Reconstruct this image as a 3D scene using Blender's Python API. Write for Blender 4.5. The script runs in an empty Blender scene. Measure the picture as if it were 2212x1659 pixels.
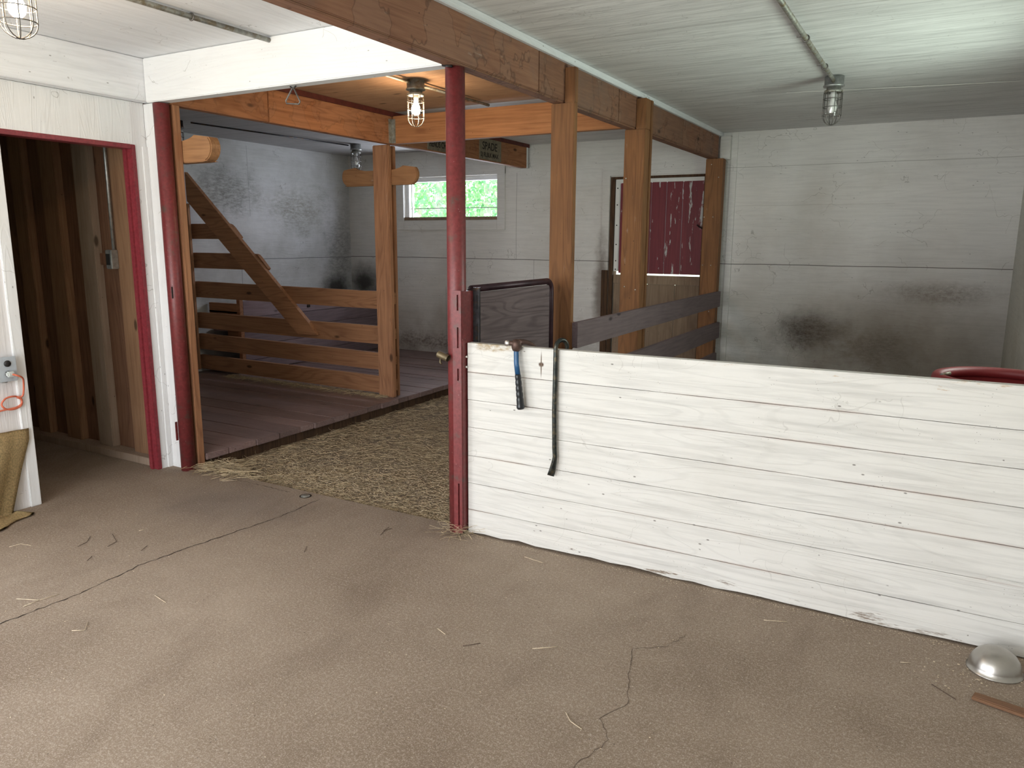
import bpy, bmesh, math, random
from math import sin, cos, pi, radians
from mathutils import Vector, Matrix
random.seed(7)
S = bpy.context.scene
COL = S.collection

# ------------------------------------------------------------------ camera
cam_d = bpy.data.cameras.new('camera')
cam = bpy.data.objects.new('camera', cam_d); COL.objects.link(cam)
F_PX, YAW, PITCH, ROLL = 1631.16, radians(29.19642), radians(10.81168), radians(-0.34554)
cam_d.sensor_fit = 'HORIZONTAL'; cam_d.sensor_width = 36.0
cam_d.lens = F_PX / 2212 * 36.0
cam_d.clip_start = 0.02; cam_d.clip_end = 200
_f = Vector((-sin(YAW)*cos(PITCH), cos(YAW)*cos(PITCH), -sin(PITCH)))
_r = Vector((cos(YAW), sin(YAW), 0)); _d = _f.cross(_r)
_x = cos(ROLL)*_r + sin(ROLL)*_d; _y = -(-sin(ROLL)*_r + cos(ROLL)*_d); _z = -_f
cam.matrix_world = Matrix(((_x.x,_y.x,_z.x,0),(_x.y,_y.y,_z.y,0),(_x.z,_y.z,_z.z,1.463),(0,0,0,1)))
S.camera = cam

# ------------------------------------------------------------------ colour, sky, daylight
S.view_settings.view_transform = 'Standard'; S.view_settings.look = 'None'
S.view_settings.gamma = 1.0; S.view_settings.use_curve_mapping = False
S.view_settings.exposure = 0.0
S.cycles.max_bounces = 6; S.cycles.diffuse_bounces = 4; S.cycles.glossy_bounces = 3; S.cycles.transmission_bounces = 3
S.cycles.caustics_reflective = False; S.cycles.caustics_refractive = False
S.cycles.use_adaptive_sampling = True; S.cycles.adaptive_threshold = 0.05
W = bpy.data.worlds.new('sky'); S.world = W; W.use_nodes = True
bg = W.node_tree.nodes['Background']; bg.inputs[0].default_value = (0.86, 0.94, 1.0, 1); bg.inputs[1].default_value = 3.0

def area(name, loc, direction, sx, sy, power, color, spread=pi):
    l = bpy.data.lights.new(name, 'AREA'); l.shape = 'RECTANGLE'; l.size = sx; l.size_y = sy
    l.energy = power; l.color = color; l.spread = spread
    o = bpy.data.objects.new(name, l); COL.objects.link(o); o.location = loc
    o.rotation_euler = Vector(direction).to_track_quat('-Z', 'Y').to_euler()
    return o
area('daylight_big_door', (-2.1, -2.12, 1.2), (0, 1, 0), 2.9, 2.3, 138, (0.99, 0.985, 1.0))
area('daylight_side_door', (-4.36, -0.35, 1.05), (1, 0.12, 0), 1.7, 2.0, 60, (0.86, 0.91, 1.0))
area('daylight_right_window', (0.78, 4.45, 1.55), (-1, 0.05, 0.30), 1.0, 0.75, 27, (0.84, 1.0, 0.89))
area('daylight_back_window', (-5.12, 7.86, 1.94), (0, -1, -0.12), 1.2, 0.45, 38, (0.78, 0.84, 1.0))
sun_d = bpy.data.lights.new('sun', 'SUN'); sun_d.energy = 9.0; sun_d.angle = radians(1.0); sun_d.color = (1, .96, .88)
sun = bpy.data.objects.new('sun', sun_d); COL.objects.link(sun)
sun.rotation_euler = Vector((0.30, 0.42, -0.95)).to_track_quat('-Z', 'Y').to_euler()

# ------------------------------------------------------------------ node helper
class Mat:
    def __init__(s, name, rough=0.8, metal=0.0, spec=0.3):
        s.m = bpy.data.materials.new(name); s.m.use_nodes = True
        s.t = s.m.node_tree; s.b = s.t.nodes['Principled BSDF']
        s.b.inputs['Roughness'].default_value = rough; s.b.inputs['Metallic'].default_value = metal
        s.b.inputs['Specular IOR Level'].default_value = spec
        s._p = None
    def n(s, ty, **kw):
        x = s.t.nodes.new(ty)
        for k, v in kw.items(): setattr(x, k, v)
        return x
    def put(s, sock, v):
        if isinstance(v, bpy.types.NodeSocket): s.t.links.new(v, sock)
        elif isinstance(v, (tuple, list)):
            v = tuple(v)
            if len(v) == 3 and len(sock.default_value) == 4: v = v + (1,)
            sock.default_value = v
        else: sock.default_value = v
    def pos(s):
        if s._p is None: s._p = s.n('ShaderNodeNewGeometry').outputs['Position']
        return s._p
    def island(s): return s.n('ShaderNodeNewGeometry').outputs['Random Per Island']
    def math(s, op, a, b=0.0, clamp=False):
        x = s.n('ShaderNodeMath', operation=op); x.use_clamp = clamp
        s.put(x.inputs[0], a); s.put(x.inputs[1], b); return x.outputs[0]
    def vm(s, op, a, b):
        x = s.n('ShaderNodeVectorMath', operation=op); s.put(x.inputs[0], a); s.put(x.inputs[1], b)
        return x.outputs[1] if op in ('LENGTH', 'DISTANCE') else x.outputs[0]
    def sep(s, v):
        x = s.n('ShaderNodeSeparateXYZ'); s.put(x.inputs[0], v); return x.outputs
    def noise(s, v, scale=1.0, detail=3.0, rough=0.55, dist=0.0):
        x = s.n('ShaderNodeTexNoise'); s.put(x.inputs['Vector'], v); s.put(x.inputs['Scale'], scale)
        s.put(x.inputs['Detail'], detail); s.put(x.inputs['Roughness'], rough); s.put(x.inputs['Distortion'], dist)
        return x.outputs['Fac']
    def voro(s, v, scale=1.0, feature='F1', rnd=1.0):
        x = s.n('ShaderNodeTexVoronoi', feature=feature); s.put(x.inputs['Vector'], v); s.put(x.inputs['Scale'], scale)
        s.put(x.inputs['Randomness'], rnd); return x.outputs['Distance']
    def rng(s, v, a, b, c=0.0, d=1.0, smooth=False):
        x = s.n('ShaderNodeMapRange'); x.clamp = True
        if smooth: x.interpolation_type = 'SMOOTHSTEP'
        for i, q in enumerate((v, a, b, c, d)): s.put(x.inputs[i], q)
        return x.outputs[0]
    def mix(s, f, a, b, mode='MIX'):
        x = s.n('ShaderNodeMix', data_type='RGBA', blend_type=mode)
        s.put(x.inputs[0], f); s.put(x.inputs[6], a); s.put(x.inputs[7], b); return x.outputs[2]
    def scl(s, v, k): return s.vm('MULTIPLY', v, k)
    def color(s, c): s.put(s.b.inputs['Base Color'], c); return s
    def bump(s, h, strength=0.3, dist=0.01):
        x = s.n('ShaderNodeBump'); s.put(x.inputs['Strength'], strength); s.put(x.inputs['Distance'], dist)
        s.put(x.inputs['Height'], h); s.t.links.new(x.outputs[0], s.b.inputs['Normal']); return s
    def blob(s, center, radii, wob=0.35, wscale=5.0, soft=0.5):
        """mask of a stain with a ragged outline: 1 in its heart, 0 outside"""
        d = s.vm('DIVIDE', s.vm('SUBTRACT', s.pos(), center), radii)
        L = s.vm('LENGTH', d, (0, 0, 0))
        L = s.math('ADD', L, s.math('MULTIPLY', s.math('SUBTRACT', s.noise(s.pos(), wscale, 4, .65), 0.5), wob*2))
        return s.rng(L, 1.0, 1.0-soft, 0, 1, True)
    def seam(s, axis, at, width=0.003, lo=None, hi=None, oaxis=None):
        o = s.sep(s.pos()); i = 'xyz'.index(axis)
        w = s.math('MULTIPLY', s.math('SUBTRACT', s.noise(s.pos(), 2.5, 2), .5), 0.012)
        d = s.math('ABSOLUTE', s.math('SUBTRACT', s.math('ADD', o[i], w), at))
        m = s.math('LESS_THAN', d, width)
        if lo is not None:
            j = 'xyz'.index(oaxis)
            m = s.math('MULTIPLY', m, s.math('GREATER_THAN', o[j], lo)); m = s.math('MULTIPLY', m, s.math('LESS_THAN', o[j], hi))
        return m
    def done(s): return s.m

def axis_scale(axis, along, across):
    return tuple(along if a == axis else across for a in 'XYZ')

def wood(name, base, dark, axis='X', rough=0.78, ring=0.35, tone=0.35, dirt=None, knots=True, chalk=0.0, patch=0.0):
    m = Mat(name, rough)
    p = m.pos()
    isl = m.island()
    off = m.vm('ADD', p, m.vm('MULTIPLY', (7.3, 5.1, 9.7), isl)) if False else p
    x = m.n('ShaderNodeVectorMath', operation='SCALE'); m.put(x.inputs[0], (37.0, 21.0, 53.0)); m.put(x.inputs['Scale'], isl)
    off = m.vm('ADD', p, x.outputs[0])
    g = m.noise(m.scl(off, axis_scale(axis, 3, 70)), 1, 3, .6)
    c = m.noise(m.scl(off, axis_scale(axis, 0.55, 5.5)), 1, 1.5, .45, .4)
    c = m.math('SINE', m.math('MULTIPLY', c, 95))
    c = m.rng(c, 0.1, 1.0)
    low = m.noise(off, 3.0, 3, .6)
    f = m.math('ADD', m.math('MULTIPLY', m.rng(g, .35, .75), .55), m.math('MULTIPLY', c, ring))
    f = m.math('ADD', f, m.math('MULTIPLY', m.math('SUBTRACT', low, .5), .7), True)
    col = m.mix(f, base, dark)
    if knots:
        k = m.voro(m.scl(off, axis_scale(axis, 2.0, 5.0)), 1.0)
        kk = m.rng(k, .10, .04, 0, 1, True)
        col = m.mix(m.math('MULTIPLY', kk, .85), col, tuple(v*.28 for v in dark))
        k2 = m.rng(m.voro(off, 16.0), .07, .03)
        col = m.mix(m.math('MULTIPLY', k2, m.math('GREATER_THAN', m.noise(off, 5), .5)), col, tuple(v*.35 for v in dark))
    if patch:
        pn = m.noise(m.scl(p, (2.6, 2.6, 2.2)), 1, 4, .62)
        col = m.mix(m.math('MULTIPLY', m.math('GREATER_THAN', pn, .5), patch*.5), col, tuple(v*.75 for v in (.36, .23, .17)))
        ln = m.rng(m.math('ABSOLUTE', m.math('SUBTRACT', pn, .5)), .010, .003)
        col = m.mix(m.math('MULTIPLY', ln, patch), col, (.035, .016, .01))
    t = m.math('ADD', m.math('MULTIPLY', m.math('SUBTRACT', isl, .5), tone), 1.0)
    y = m.n('ShaderNodeVectorMath', operation='SCALE'); m.put(y.inputs[0], col); m.put(y.inputs['Scale'], t); col = y.outputs[0]
    if dirt:
        dm = m.rng(m.noise(p, 1.7, 5, .65), .48, .7)
        col = m.mix(m.math('MULTIPLY', dm, .75), col, dirt)
    if chalk:
        ch = m.rng(m.noise(m.scl(off, axis_scale(axis, 5, 26)), 1, 4, .7), .66, .74)
        col = m.mix(m.math('MULTIPLY', ch, chalk), col, (.55, .5, .45))
    m.color(col); m.bump(m.math('ADD', g, m.math('MULTIPLY', c, .4)), .35, .003)
    return m.done()

def paint(name, base=(.78, .78, .76), axis='X', grime=(.30, .27, .22), amount=.35, speck=.6, rough=.62, extra=None, grain=.3, low=None, cob=0.35, streak=0.0):
    m = Mat(name, rough)
    p = m.pos()
    g = m.noise(m.scl(p, axis_scale(axis, 2.5, 48)), 1, 4, .65, .25)
    c = m.noise(m.scl(p, axis_scale(axis, .8, 7)), 1, 2, .5, .5)
    c = m.rng(m.math('SINE', m.math('MULTIPLY', c, 80)), .55, 1.0)
    col = m.mix(m.math('MULTIPLY', m.rng(g, .44, .72), grain), base, tuple(v*.62 for v in base))
    col = m.mix(m.math('MULTIPLY', c, grain*.28), col, tuple(v*.6 for v in base))
    big = m.noise(p, 1.1, 6, .62)
    gm = m.rng(big, .45, .75)
    col = m.mix(m.math('MULTIPLY', gm, amount), col, grime)
    if streak:
        st = m.noise(m.scl(p, axis_scale(axis, 1.3, 16)), 1, 5, .7, .6)
        col = m.mix(m.math('MULTIPLY', m.rng(st, .46, .66), streak), col, tuple(v*.45 for v in base))
    # flecks and fly dirt
    v = m.voro(m.scl(p, axis_scale(axis, 14, 30)), 1.0)
    sp = m.math('MULTIPLY', m.rng(v, .11, .06), m.math('GREATER_THAN', m.noise(p, 6, 2), .56))
    v2 = m.rng(m.voro(p, 85.0), .13, .07)
    v2 = m.math('MULTIPLY', v2, m.math('GREATER_THAN', m.noise(p, 9.0, 3), .60))
    col = m.mix(m.math('MULTIPLY', m.math('MAXIMUM', sp, v2), speck), col, (.07, .055, .045))
    # cobweb strands and scratches
    w = m.voro(m.vm('ADD', m.scl(p, (5, 5, 5)), m.scl(m.vm('MULTIPLY', (1, 1, 1), p), (0, 0, 0))), 1.0, 'DISTANCE_TO_EDGE') if False else None
    x = m.n('ShaderNodeTexNoise'); m.put(x.inputs['Vector'], p); m.put(x.inputs['Scale'], 4.0); m.put(x.inputs['Detail'], 3.0)
    wv = m.vm('ADD', m.scl(p, (3.2, 3.2, 3.2)), m.scl(x.outputs['Color'], (1.6, 1.6, 1.6)))
    e = m.voro(wv, 1.0, 'DISTANCE_TO_EDGE')
    e = m.math('MULTIPLY', m.math('LESS_THAN', e, .006), m.math('GREATER_THAN', m.noise(p, 2.3, 2), .57))
    col = m.mix(m.math('MULTIPLY', e, cob), col, (.12, .10, .08))
    if extra: col = extra(m, col)
    m.color(col); m.bump(m.math('ADD', g, c), .22, .003)
    return m.done()

def plain(name, c, rough=.5, metal=0.0, var=.25, scale=20, spec=.4, rust=None):
    m = Mat(name, rough, metal, spec)
    n = m.noise(m.pos(), scale, 4, .6)
    col = m.mix(m.rng(n, .3, .7), tuple(v*(1-var) for v in c), tuple(min(1, v*(1+var)) for v in c))
    if rust: col = m.mix(m.rng(m.noise(m.pos(), scale*.6, 6, .7), .5, .6), col, rust)
    m.color(col); m.bump(n, .1, .002)
    return m.done()

# ------------------------------------------------------------------ materials
def stain_back(m, col):
    for z, w in ((1.243, .0035),): col = m.mix(m.math('MULTIPLY', m.seam('z', z, w), .85), col, (.06, .05, .04))
    col = m.mix(m.math('MULTIPLY', m.seam('z', 2.16, .0025, -1.9, .6, 'x'), .45), col, (.12, .1, .08))
    col = m.mix(m.math('MULTIPLY', m.seam('z', 1.80, .0018, -1.8, -.4, 'x'), .3), col, (.2, .17, .14))
    for x, a, b in ((-4.23, 1.24, 2.2), (-4.0, 0.7, 1.24), (-2.86, 2.25, 2.49), (-6.05, 0, 1.24), (-5.2, .1, .9)):
        col = m.mix(m.math('MULTIPLY', m.seam('x', x, .0025, a, b, 'z'), .6), col, (.12, .1, .09))
    o0 = m.sep(m.pos())
    # darker brown towards the lower right, then manure splash and rub marks
    rz = m.math('MULTIPLY', m.rng(o0[2], 1.9, .3), m.rng(o0[0], -1.9, -.2))
    col = m.mix(m.math('MULTIPLY', rz, .38), col, (.25, .20, .15))
    b1 = m.blob((-1.02, 7.65, .62), (.48, .3, .30), .45, 5, .95)
    b2 = m.blob((-.45, 7.65, .50), (.55, .3, .28), .5, 6, .95)
    b3 = m.blob((.05, 7.65, 1.02), (.65, .3, .16), .4, 5, .9)
    fine = m.rng(m.noise(m.scl(m.pos(), (30, 30, 60)), 1, 5, .75), .36, .62)
    col = m.mix(m.math('MULTIPLY', b1, m.math('ADD', m.math('MULTIPLY', fine, .3), .68)), col, (.038, .022, .015))
    col = m.mix(m.math('MULTIPLY', b2, m.math('ADD', m.math('MULTIPLY', fine, .4), .38)), col, (.080, .056, .040))
    col = m.mix(m.math('MULTIPLY', b3, m.math('ADD', m.math('MULTIPLY', fine, .4), .25)), col, (.14, .098, .070))
    b7 = m.blob((-.35, 7.65, .55), (1.25, .4, .75), .35, 3, .95)
    col = m.mix(m.math('MULTIPLY', b7, .65), col, (.20, .155, .11))
    # patchy and darker towards the bottom of the wall, dark corner behind the left stall
    o = m.sep(m.pos())
    lowz = m.rng(o[2], .9, .1)
    col = m.mix(m.math('MULTIPLY', lowz, m.rng(m.noise(m.pos(), 2.2, 5, .7), .35, .7, 0, .55)), col, (.20, .17, .14))
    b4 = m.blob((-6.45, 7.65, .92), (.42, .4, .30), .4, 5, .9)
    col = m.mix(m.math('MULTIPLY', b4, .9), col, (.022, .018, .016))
    b5 = m.blob((-5.0, 7.65, .22), (1.9, .4, .17), .5, 7, .8)
    col = m.mix(m.math('MULTIPLY', m.math('MULTIPLY', b5, fine), .8), col, (.13, .08, .06))
    b6 = m.blob((-3.18, 7.65, .95), (.13, .3, .75), .4, 7, .8)
    col = m.mix(m.math('MULTIPLY', b6, .75), col, (.10, .06, .035))
    return col
def stain_far(m, col):
    col = m.mix(m.math('MULTIPLY', m.seam('z', 1.235, .003), .85), col, (.05, .05, .05))
    col = m.mix(m.math('MULTIPLY', m.seam('y', 6.02, .003, 1.70, 2.45, 'z'), .4), col, (.1, .1, .1))
    col = m.mix(m.math('MULTIPLY', m.seam('y', 5.86, .003, .9, 1.23, 'z'), .7), col, (.05, .05, .05))
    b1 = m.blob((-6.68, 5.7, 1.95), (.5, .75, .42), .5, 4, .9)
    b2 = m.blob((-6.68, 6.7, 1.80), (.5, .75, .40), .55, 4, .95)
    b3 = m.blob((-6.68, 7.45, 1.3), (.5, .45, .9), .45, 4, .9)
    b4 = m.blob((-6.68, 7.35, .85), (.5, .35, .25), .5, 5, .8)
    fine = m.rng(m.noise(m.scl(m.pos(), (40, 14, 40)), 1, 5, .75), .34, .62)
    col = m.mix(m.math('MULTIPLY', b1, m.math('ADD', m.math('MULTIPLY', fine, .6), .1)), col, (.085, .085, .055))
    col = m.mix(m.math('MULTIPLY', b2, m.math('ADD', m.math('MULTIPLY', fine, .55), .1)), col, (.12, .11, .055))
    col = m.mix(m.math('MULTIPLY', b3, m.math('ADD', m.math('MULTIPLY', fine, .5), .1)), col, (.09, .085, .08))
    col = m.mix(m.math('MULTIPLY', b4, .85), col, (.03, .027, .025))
    return col
def chipped(m, col):
    o = m.sep(m.pos())
    n = m.noise(m.scl(m.pos(), (2.2, 2, 14)), 1, 6, .75)
    low = m.rng(o[2], .14, .0)
    f = m.rng(m.math('ADD', m.math('MULTIPLY', low, .16), n), .72, .78)
    col = m.mix(m.math('MULTIPLY', f, m.math('GREATER_THAN', low, .01)), col, (.24, .19, .15))
    top = m.rng(o[2], .93, .985)
    n2 = m.noise(m.scl(m.pos(), (5, 2, 22)), 1, 6, .75)
    f2 = m.rng(m.math('ADD', m.math('MULTIPLY', top, .10), n2), .66, .73)
    col = m.mix(m.math('MULTIPLY', f2, m.math('GREATER_THAN', top, .01)), col, (.50, .38, .26))
    b = m.blob((-1.82, 3.05, .965), (.15, .05, .030), .5, 22, .5)
    col = m.mix(m.math('MULTIPLY', b, m.rng(m.noise(m.scl(m.pos(), (20, 10, 60)), 1, 4, .7), .4, .6)), col, (.42, .33, .22))
    rl = m.rng(m.noise(m.scl(m.pos(), (1.5, 1, 3)), 1, 3), .5, .6)
    for z_ in (.129, .268, .41, .555, .693, .83):
        near = m.rng(m.math('ABSOLUTE', m.math('SUBTRACT', o[2], z_)), .007, .0)
        col = m.mix(m.math('MULTIPLY', m.math('MULTIPLY', near, rl), .55), col, (.36, .24, .19))
    b = m.blob((-1.555, 3.05, .90), (.018, .05, .014), .3, 30, .6)
    col = m.mix(b, col, (.09, .05, .03))
    b = m.blob((-1.555, 3.05, .90), (.004, .05, .075), .1, 20, .5)
    col = m.mix(b, col, (.16, .12, .09))
    return col

M = {}
M['wall_back'] = paint('stained white plywood', (.74, .725, .70), 'X', (.47, .44, .39), .5, .6, extra=stain_back, grain=.28)
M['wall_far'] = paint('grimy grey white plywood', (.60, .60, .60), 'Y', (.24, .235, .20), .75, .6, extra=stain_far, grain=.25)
M['wall_side'] = paint('dusty plywood', (.62, .61, .55), 'Y', (.36, .31, .24), .6, .5, grain=.25)
M['white'] = paint('white painted boards', (.82, .83, .84), 'X', (.60, .58, .55), .18, .55, grain=.12)
M['white_y'] = paint('white painted plywood', (.86, .88, .91), 'Y', (.60, .58, .55), .18, .6, grain=.25, streak=.12)
M['white_z'] = paint('white paint on upright boards', (.82, .83, .84), 'Z', (.55, .50, .46), .25, .6, grain=.18)
M['rough_white'] = paint('worn white plywood', (.78, .76, .76), 'Z', (.45, .38, .34), .40, .7, grain=.3)
M['ceil'] = paint('whitewashed ceiling plywood', (.82, .82, .82), 'X', (.58, .58, .57), .4, .35, grain=.75, streak=.35, cob=.2,
    extra=lambda m, c: m.mix(m.math('MULTIPLY', m.seam('y', 3.86, .003), .5), m.mix(m.math('MULTIPLY', m.seam('y', 5.08, .002), .5), c, (.2, .2, .2)), (.25, .22, .2)))
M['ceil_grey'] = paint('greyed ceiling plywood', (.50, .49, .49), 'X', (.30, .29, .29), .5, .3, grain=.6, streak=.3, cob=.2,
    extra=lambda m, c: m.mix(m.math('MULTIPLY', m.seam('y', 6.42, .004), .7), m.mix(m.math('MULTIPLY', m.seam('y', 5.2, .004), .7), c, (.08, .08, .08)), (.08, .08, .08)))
M['ceil_ply'] = wood('bare ceiling plywood', (.50, .33, .21), (.22, .12, .07), 'X', .8, .18, .0, chalk=.3)
M['half'] = paint('thick white paint on planks', (.70, .685, .65), 'X', (.52, .48, .41), .30, .75, grain=.5, extra=chipped, cob=.15)
M['beam_r'] = wood('aged brown beam', (.27, .135, .082), (.14, .058, .036), 'Y', .75, .15, .25, (.17, .12, .10), chalk=.35, patch=.42)
M['beam_o'] = wood('orange fir beam', (.42, .185, .085), (.20, .075, .032), 'Y', .75, .3, .2, patch=.22)
M['beam_ox'] = wood('orange fir cross beam', (.43, .20, .085), (.20, .078, .032), 'X', .75, .22, .2)
M['post'] = wood('honey brown post', (.245, .112, .045), (.115, .050, .022), 'Z', .7, .3, .2, chalk=.2)
M['post2'] = wood('brown stall post', (.40, .20, .105), (.18, .08, .043), 'Z', .7, .25, .25, chalk=.25)
M['rail'] = wood('brown stall rail', (.40, .20, .10), (.21, .095, .050), 'X', .75, .35, .35, chalk=.15)
M['grey_rail'] = wood('weathered purple grey rail', (.20, .150, .152), (.115, .084, .088), 'Y', .8, .15, .2)
M['manger'] = wood('weathered mauve plank', (.26, .195, .215), (.15, .11, .115), 'Y', .8, .2, .3)
M['platform'] = wood('worn dark stall plank', (.29, .205, .195), (.15, .095, .088), 'X', .36, .2, .35, (.13, .10, .095))
M['stud'] = wood('raw stud', (.29, .165, .092), (.15, .075, .04), 'Z', .8, .2, .35)
M['stud_pale'] = wood('pale dusty stud', (.34, .26, .20), (.22, .15, .10), 'Z', .8, .1, .2)
M['ply_dark'] = wood('raw plywood', (.22, .115, .068), (.12, .055, .034), 'Z', .8, .35, .0)
M['gate_ply'] = wood('weathered grey plywood', (.19, .142, .145), (.09, .064, .066), 'Y', .8, .45, .0)
M['door_raw'] = wood('raw door boards', (.31, .225, .155), (.17, .11, .07), 'Z', .8, .2, .3, (.14, .09, .06))
M['horn'] = wood('varnished brown board', (.36, .19, .09), (.19, .09, .045), 'X', .5, .2, .2, chalk=.4)
M['stick'] = wood('raw stick', (.19, .10, .055), (.09, .045, .025), 'X', .8, .2, .2)
M['rot'] = wood('rotten dark wood', (.10, .055, .03), (.022, .014, .01), 'Z', .9, .3, .2)

def concrete():
    m = Mat('dusty concrete', .8, 0, .25)
    p = m.pos()
    big = m.noise(p, .9, 6, .62); mid = m.noise(p, 6, 5, .7); fine = m.noise(p, 90, 3, .7)
    col = m.mix(m.rng(big, .35, .68), (.185, .134, .093), (.31, .242, .183))
    col = m.mix(m.rng(mid, .42, .68, 0, .5), col, (.235, .175, .13))
    col = m.mix(m.rng(fine, .48, .75, 0, .45), col, (.56, .48, .40))
    pit = m.math('MULTIPLY', m.rng(m.voro(p, 42), .12, .06), m.math('GREATER_THAN', m.noise(p, 12), .53))
    col = m.mix(m.math('MULTIPLY', pit, .75), col, (.05, .04, .035))
    fl = m.math('MULTIPLY', m.rng(m.voro(p, 33), .055, .03), m.math('GREATER_THAN', m.noise(p, 3.3), .54))
    col = m.mix(fl, col, (.62, .56, .46))
    # wheel-worn scuffs and a darker patch by the door
    b = m.blob((-3.35, 2.75, 0), (.75, .45, .3), .5, 3, .9)
    col = m.mix(m.math('MULTIPLY', b, .45), col, (.14, .115, .105))
    sw = m.rng(m.noise(m.scl(p, (2.2, 1.1, 1)), 1, 6, .72, .8), .50, .66)
    col = m.mix(m.math('MULTIPLY', sw, .38), col, (.15, .105, .075))
    gr = m.rng(m.noise(p, 220, 2, .6), .52, .72)
    col = m.mix(m.math('MULTIPLY', gr, .5), col, (.62, .55, .47))
    m.color(col); m.bump(m.math('ADD', m.math('MULTIPLY', fine, .5), mid), .25, .004)
    return m.done()
M['concrete'] = concrete()
def dirt_floor():
    m = Mat('trodden hay and dirt', .9, 0, .1); p = m.pos()
    n = m.noise(p, 35, 6, .75); b = m.noise(p, 3, 4, .6)
    col = m.mix(m.rng(n, .35, .65), (.16, .12, .08), (.36, .28, .18))
    col = m.mix(m.rng(b, .45, .7, 0, .6), col, (.15, .13, .12))
    m.color(col); m.bump(n, .8, .01); return m.done()
M['dirt'] = dirt_floor()
def redpaint(name, c=(.140, .024, .025), rustc=(.095, .055, .045), amt=.55):
    m = Mat(name, .42, 0, .5); p = m.pos()
    n = m.noise(p, 15, 6, .75)
    col = m.mix(m.rng(m.noise(p, 60, 3, .6), .35, .7), c, tuple(min(1, v*1.5) for v in c))
    col = m.mix(m.rng(n, amt, amt+.12), col, rustc)
    sp = m.rng(m.voro(p, 55), .12, .07); sp = m.math('MULTIPLY', sp, m.math('GREATER_THAN', m.noise(p, 7), .56))
    col = m.mix(m.math('MULTIPLY', sp, .6), col, (.45, .36, .32))
    m.color(col); m.bump(m.noise(p, 120, 2), .2, .002); return m.done()
M['red_pipe'] = redpaint('chipped red steel paint')
M['red_frame'] = redpaint('red door frame paint', (.18, .024, .032), (.20, .05, .05), .6)
M['red_plastic'] = plain('red plastic', (.21, .02, .022), .5, 0, .15, 6, .5)
def peeling():
    m = Mat('peeling red paint', .5, 0, .3); p = m.pos()
    n = m.noise(m.scl(p, (26, 26, 4.2)), 1, 5, .68)
    o = m.sep(p)
    k = m.rng(o[0], -2.75, -2.2, 0, .075)
    f = m.rng(m.math('ADD', n, k), .655, .67)
    g = m.noise(m.scl(p, (60, 60, 3)), 1, 3)
    col = m.mix(g, (.10, .012, .022), (.24, .035, .045))
    col = m.mix(f, col, (.50, .50, .49)); m.color(col); return m.done()
M['peel'] = peeling()
M['galv'] = plain('galvanised steel', (.42, .43, .42), .42, .75, .25, 40)
M['galv_old'] = plain('dusty conduit', (.32, .32, .29), .5, .5, .35, 30, rust=(.22, .18, .12))
M['wire'] = plain('cage wire', (.16, .15, .14), .45, .7, .2, 40)
M['dark_metal'] = plain('dark steel', (.045, .045, .048), .35, .8, .4, 30, rust=(.08, .05, .03))
M['bar_metal'] = plain('worn pry bar steel', (.035, .04, .038), .32, .7, .5, 60, rust=(.11, .09, .06))
M['hammer_head'] = plain('rusty hammer steel', (.09, .055, .045), .5, .6, .3, 40)
M['bright'] = plain('polished hammer face', (.55, .52, .5), .3, .9, .2, 50)
M['blue'] = plain('blue enamel', (.02, .085, .20), .3, 0, .25, 30)
M['rubber'] = plain('black rubber grip', (.010, .012, .016), .3, 0, .3, 20, .5)
M['gatepipe'] = plain('dark maroon pipe', (.045, .022, .028), .4, .3, .4, 14)
M['olive'] = plain('tarnished brass', (.14, .11, .065), .45, .6, .3, 30)
M['bulb_off'] = plain('milk glass bulb', (.85, .85, .82), .25, 0, .02, 5)
M['socket'] = plain('white porcelain', (.75, .75, .72), .4, 0, .05, 9)
M['outlet'] = plain('grey box paint', (.50, .55, .60), .45, .2, .1, 15)
M['black'] = plain('black plastic', (.02, .02, .02), .5, 0, .2, 20)
M['plug'] = plain('pale grey plug', (.55, .58, .56), .5, 0, .1, 20)
M['orange'] = plain('orange cord', (.62, .16, .09), .45, 0, .12, 30)
M['sack'] = plain('burlap', (.56, .42, .22), .95, 0, .35, 130, .1)
M['bowl'] = plain('dull stainless steel', (.42, .40, .37), .33, .95, .1, 12)
M['sign'] = plain('faded sign board', (.20, .165, .115), .8, 0, .25, 25)
M['letters'] = plain('dark sign letters', (.02, .015, .012), .8, 0, .1, 10)
M['straw'] = wood('straw', (.50, .40, .255), (.25, .19, .12), 'X', .8, .1, .9, knots=False)
M['chips'] = plain('pale wood chips', (.60, .50, .36), .85, 0, .3, 60)
M['twig'] = plain('dark twig', (.08, .05, .035), .8, 0, .2, 40)
M['crack'] = plain('dark crack dirt', (.045, .035, .03), .95, 0, .3, 40, .05)
M['crack2'] = plain('dusty crack', (.12, .09, .07), .95, 0, .3, 40, .05)
M['ledger'] = plain('dark red brown ledger paint', (.10, .02, .014), .6, 0, .3, 20)
M['nail'] = plain('bright nail head', (.7, .68, .64), .3, .9, .1, 40)
M['bark'] = plain('pale aspen bark', (.60, .60, .56), .8, 0, .35, 9)
M['grass'] = plain('grass', (.42, .48, .36), .9, 0, .5, 3, .1)
def leafm():
    m = Mat('aspen leaf', .6); i = m.island()
    m.color(m.mix(i, (.20, .55, .28), (.60, .86, .48))); m.put(m.b.inputs['Transmission Weight'], 0.0); return m.done()
M['leaf'] = leafm()
def emis(name, c, s):
    m = Mat(name, .4); m.put(m.b.inputs['Emission Color'], c); m.b.inputs['Emission Strength'].default_value = s
    m.color((.9, .85, .75)); return m.done()
M['bulb_on'] = emis('lit warm bulb', (1, .70, .42), 230)
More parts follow.
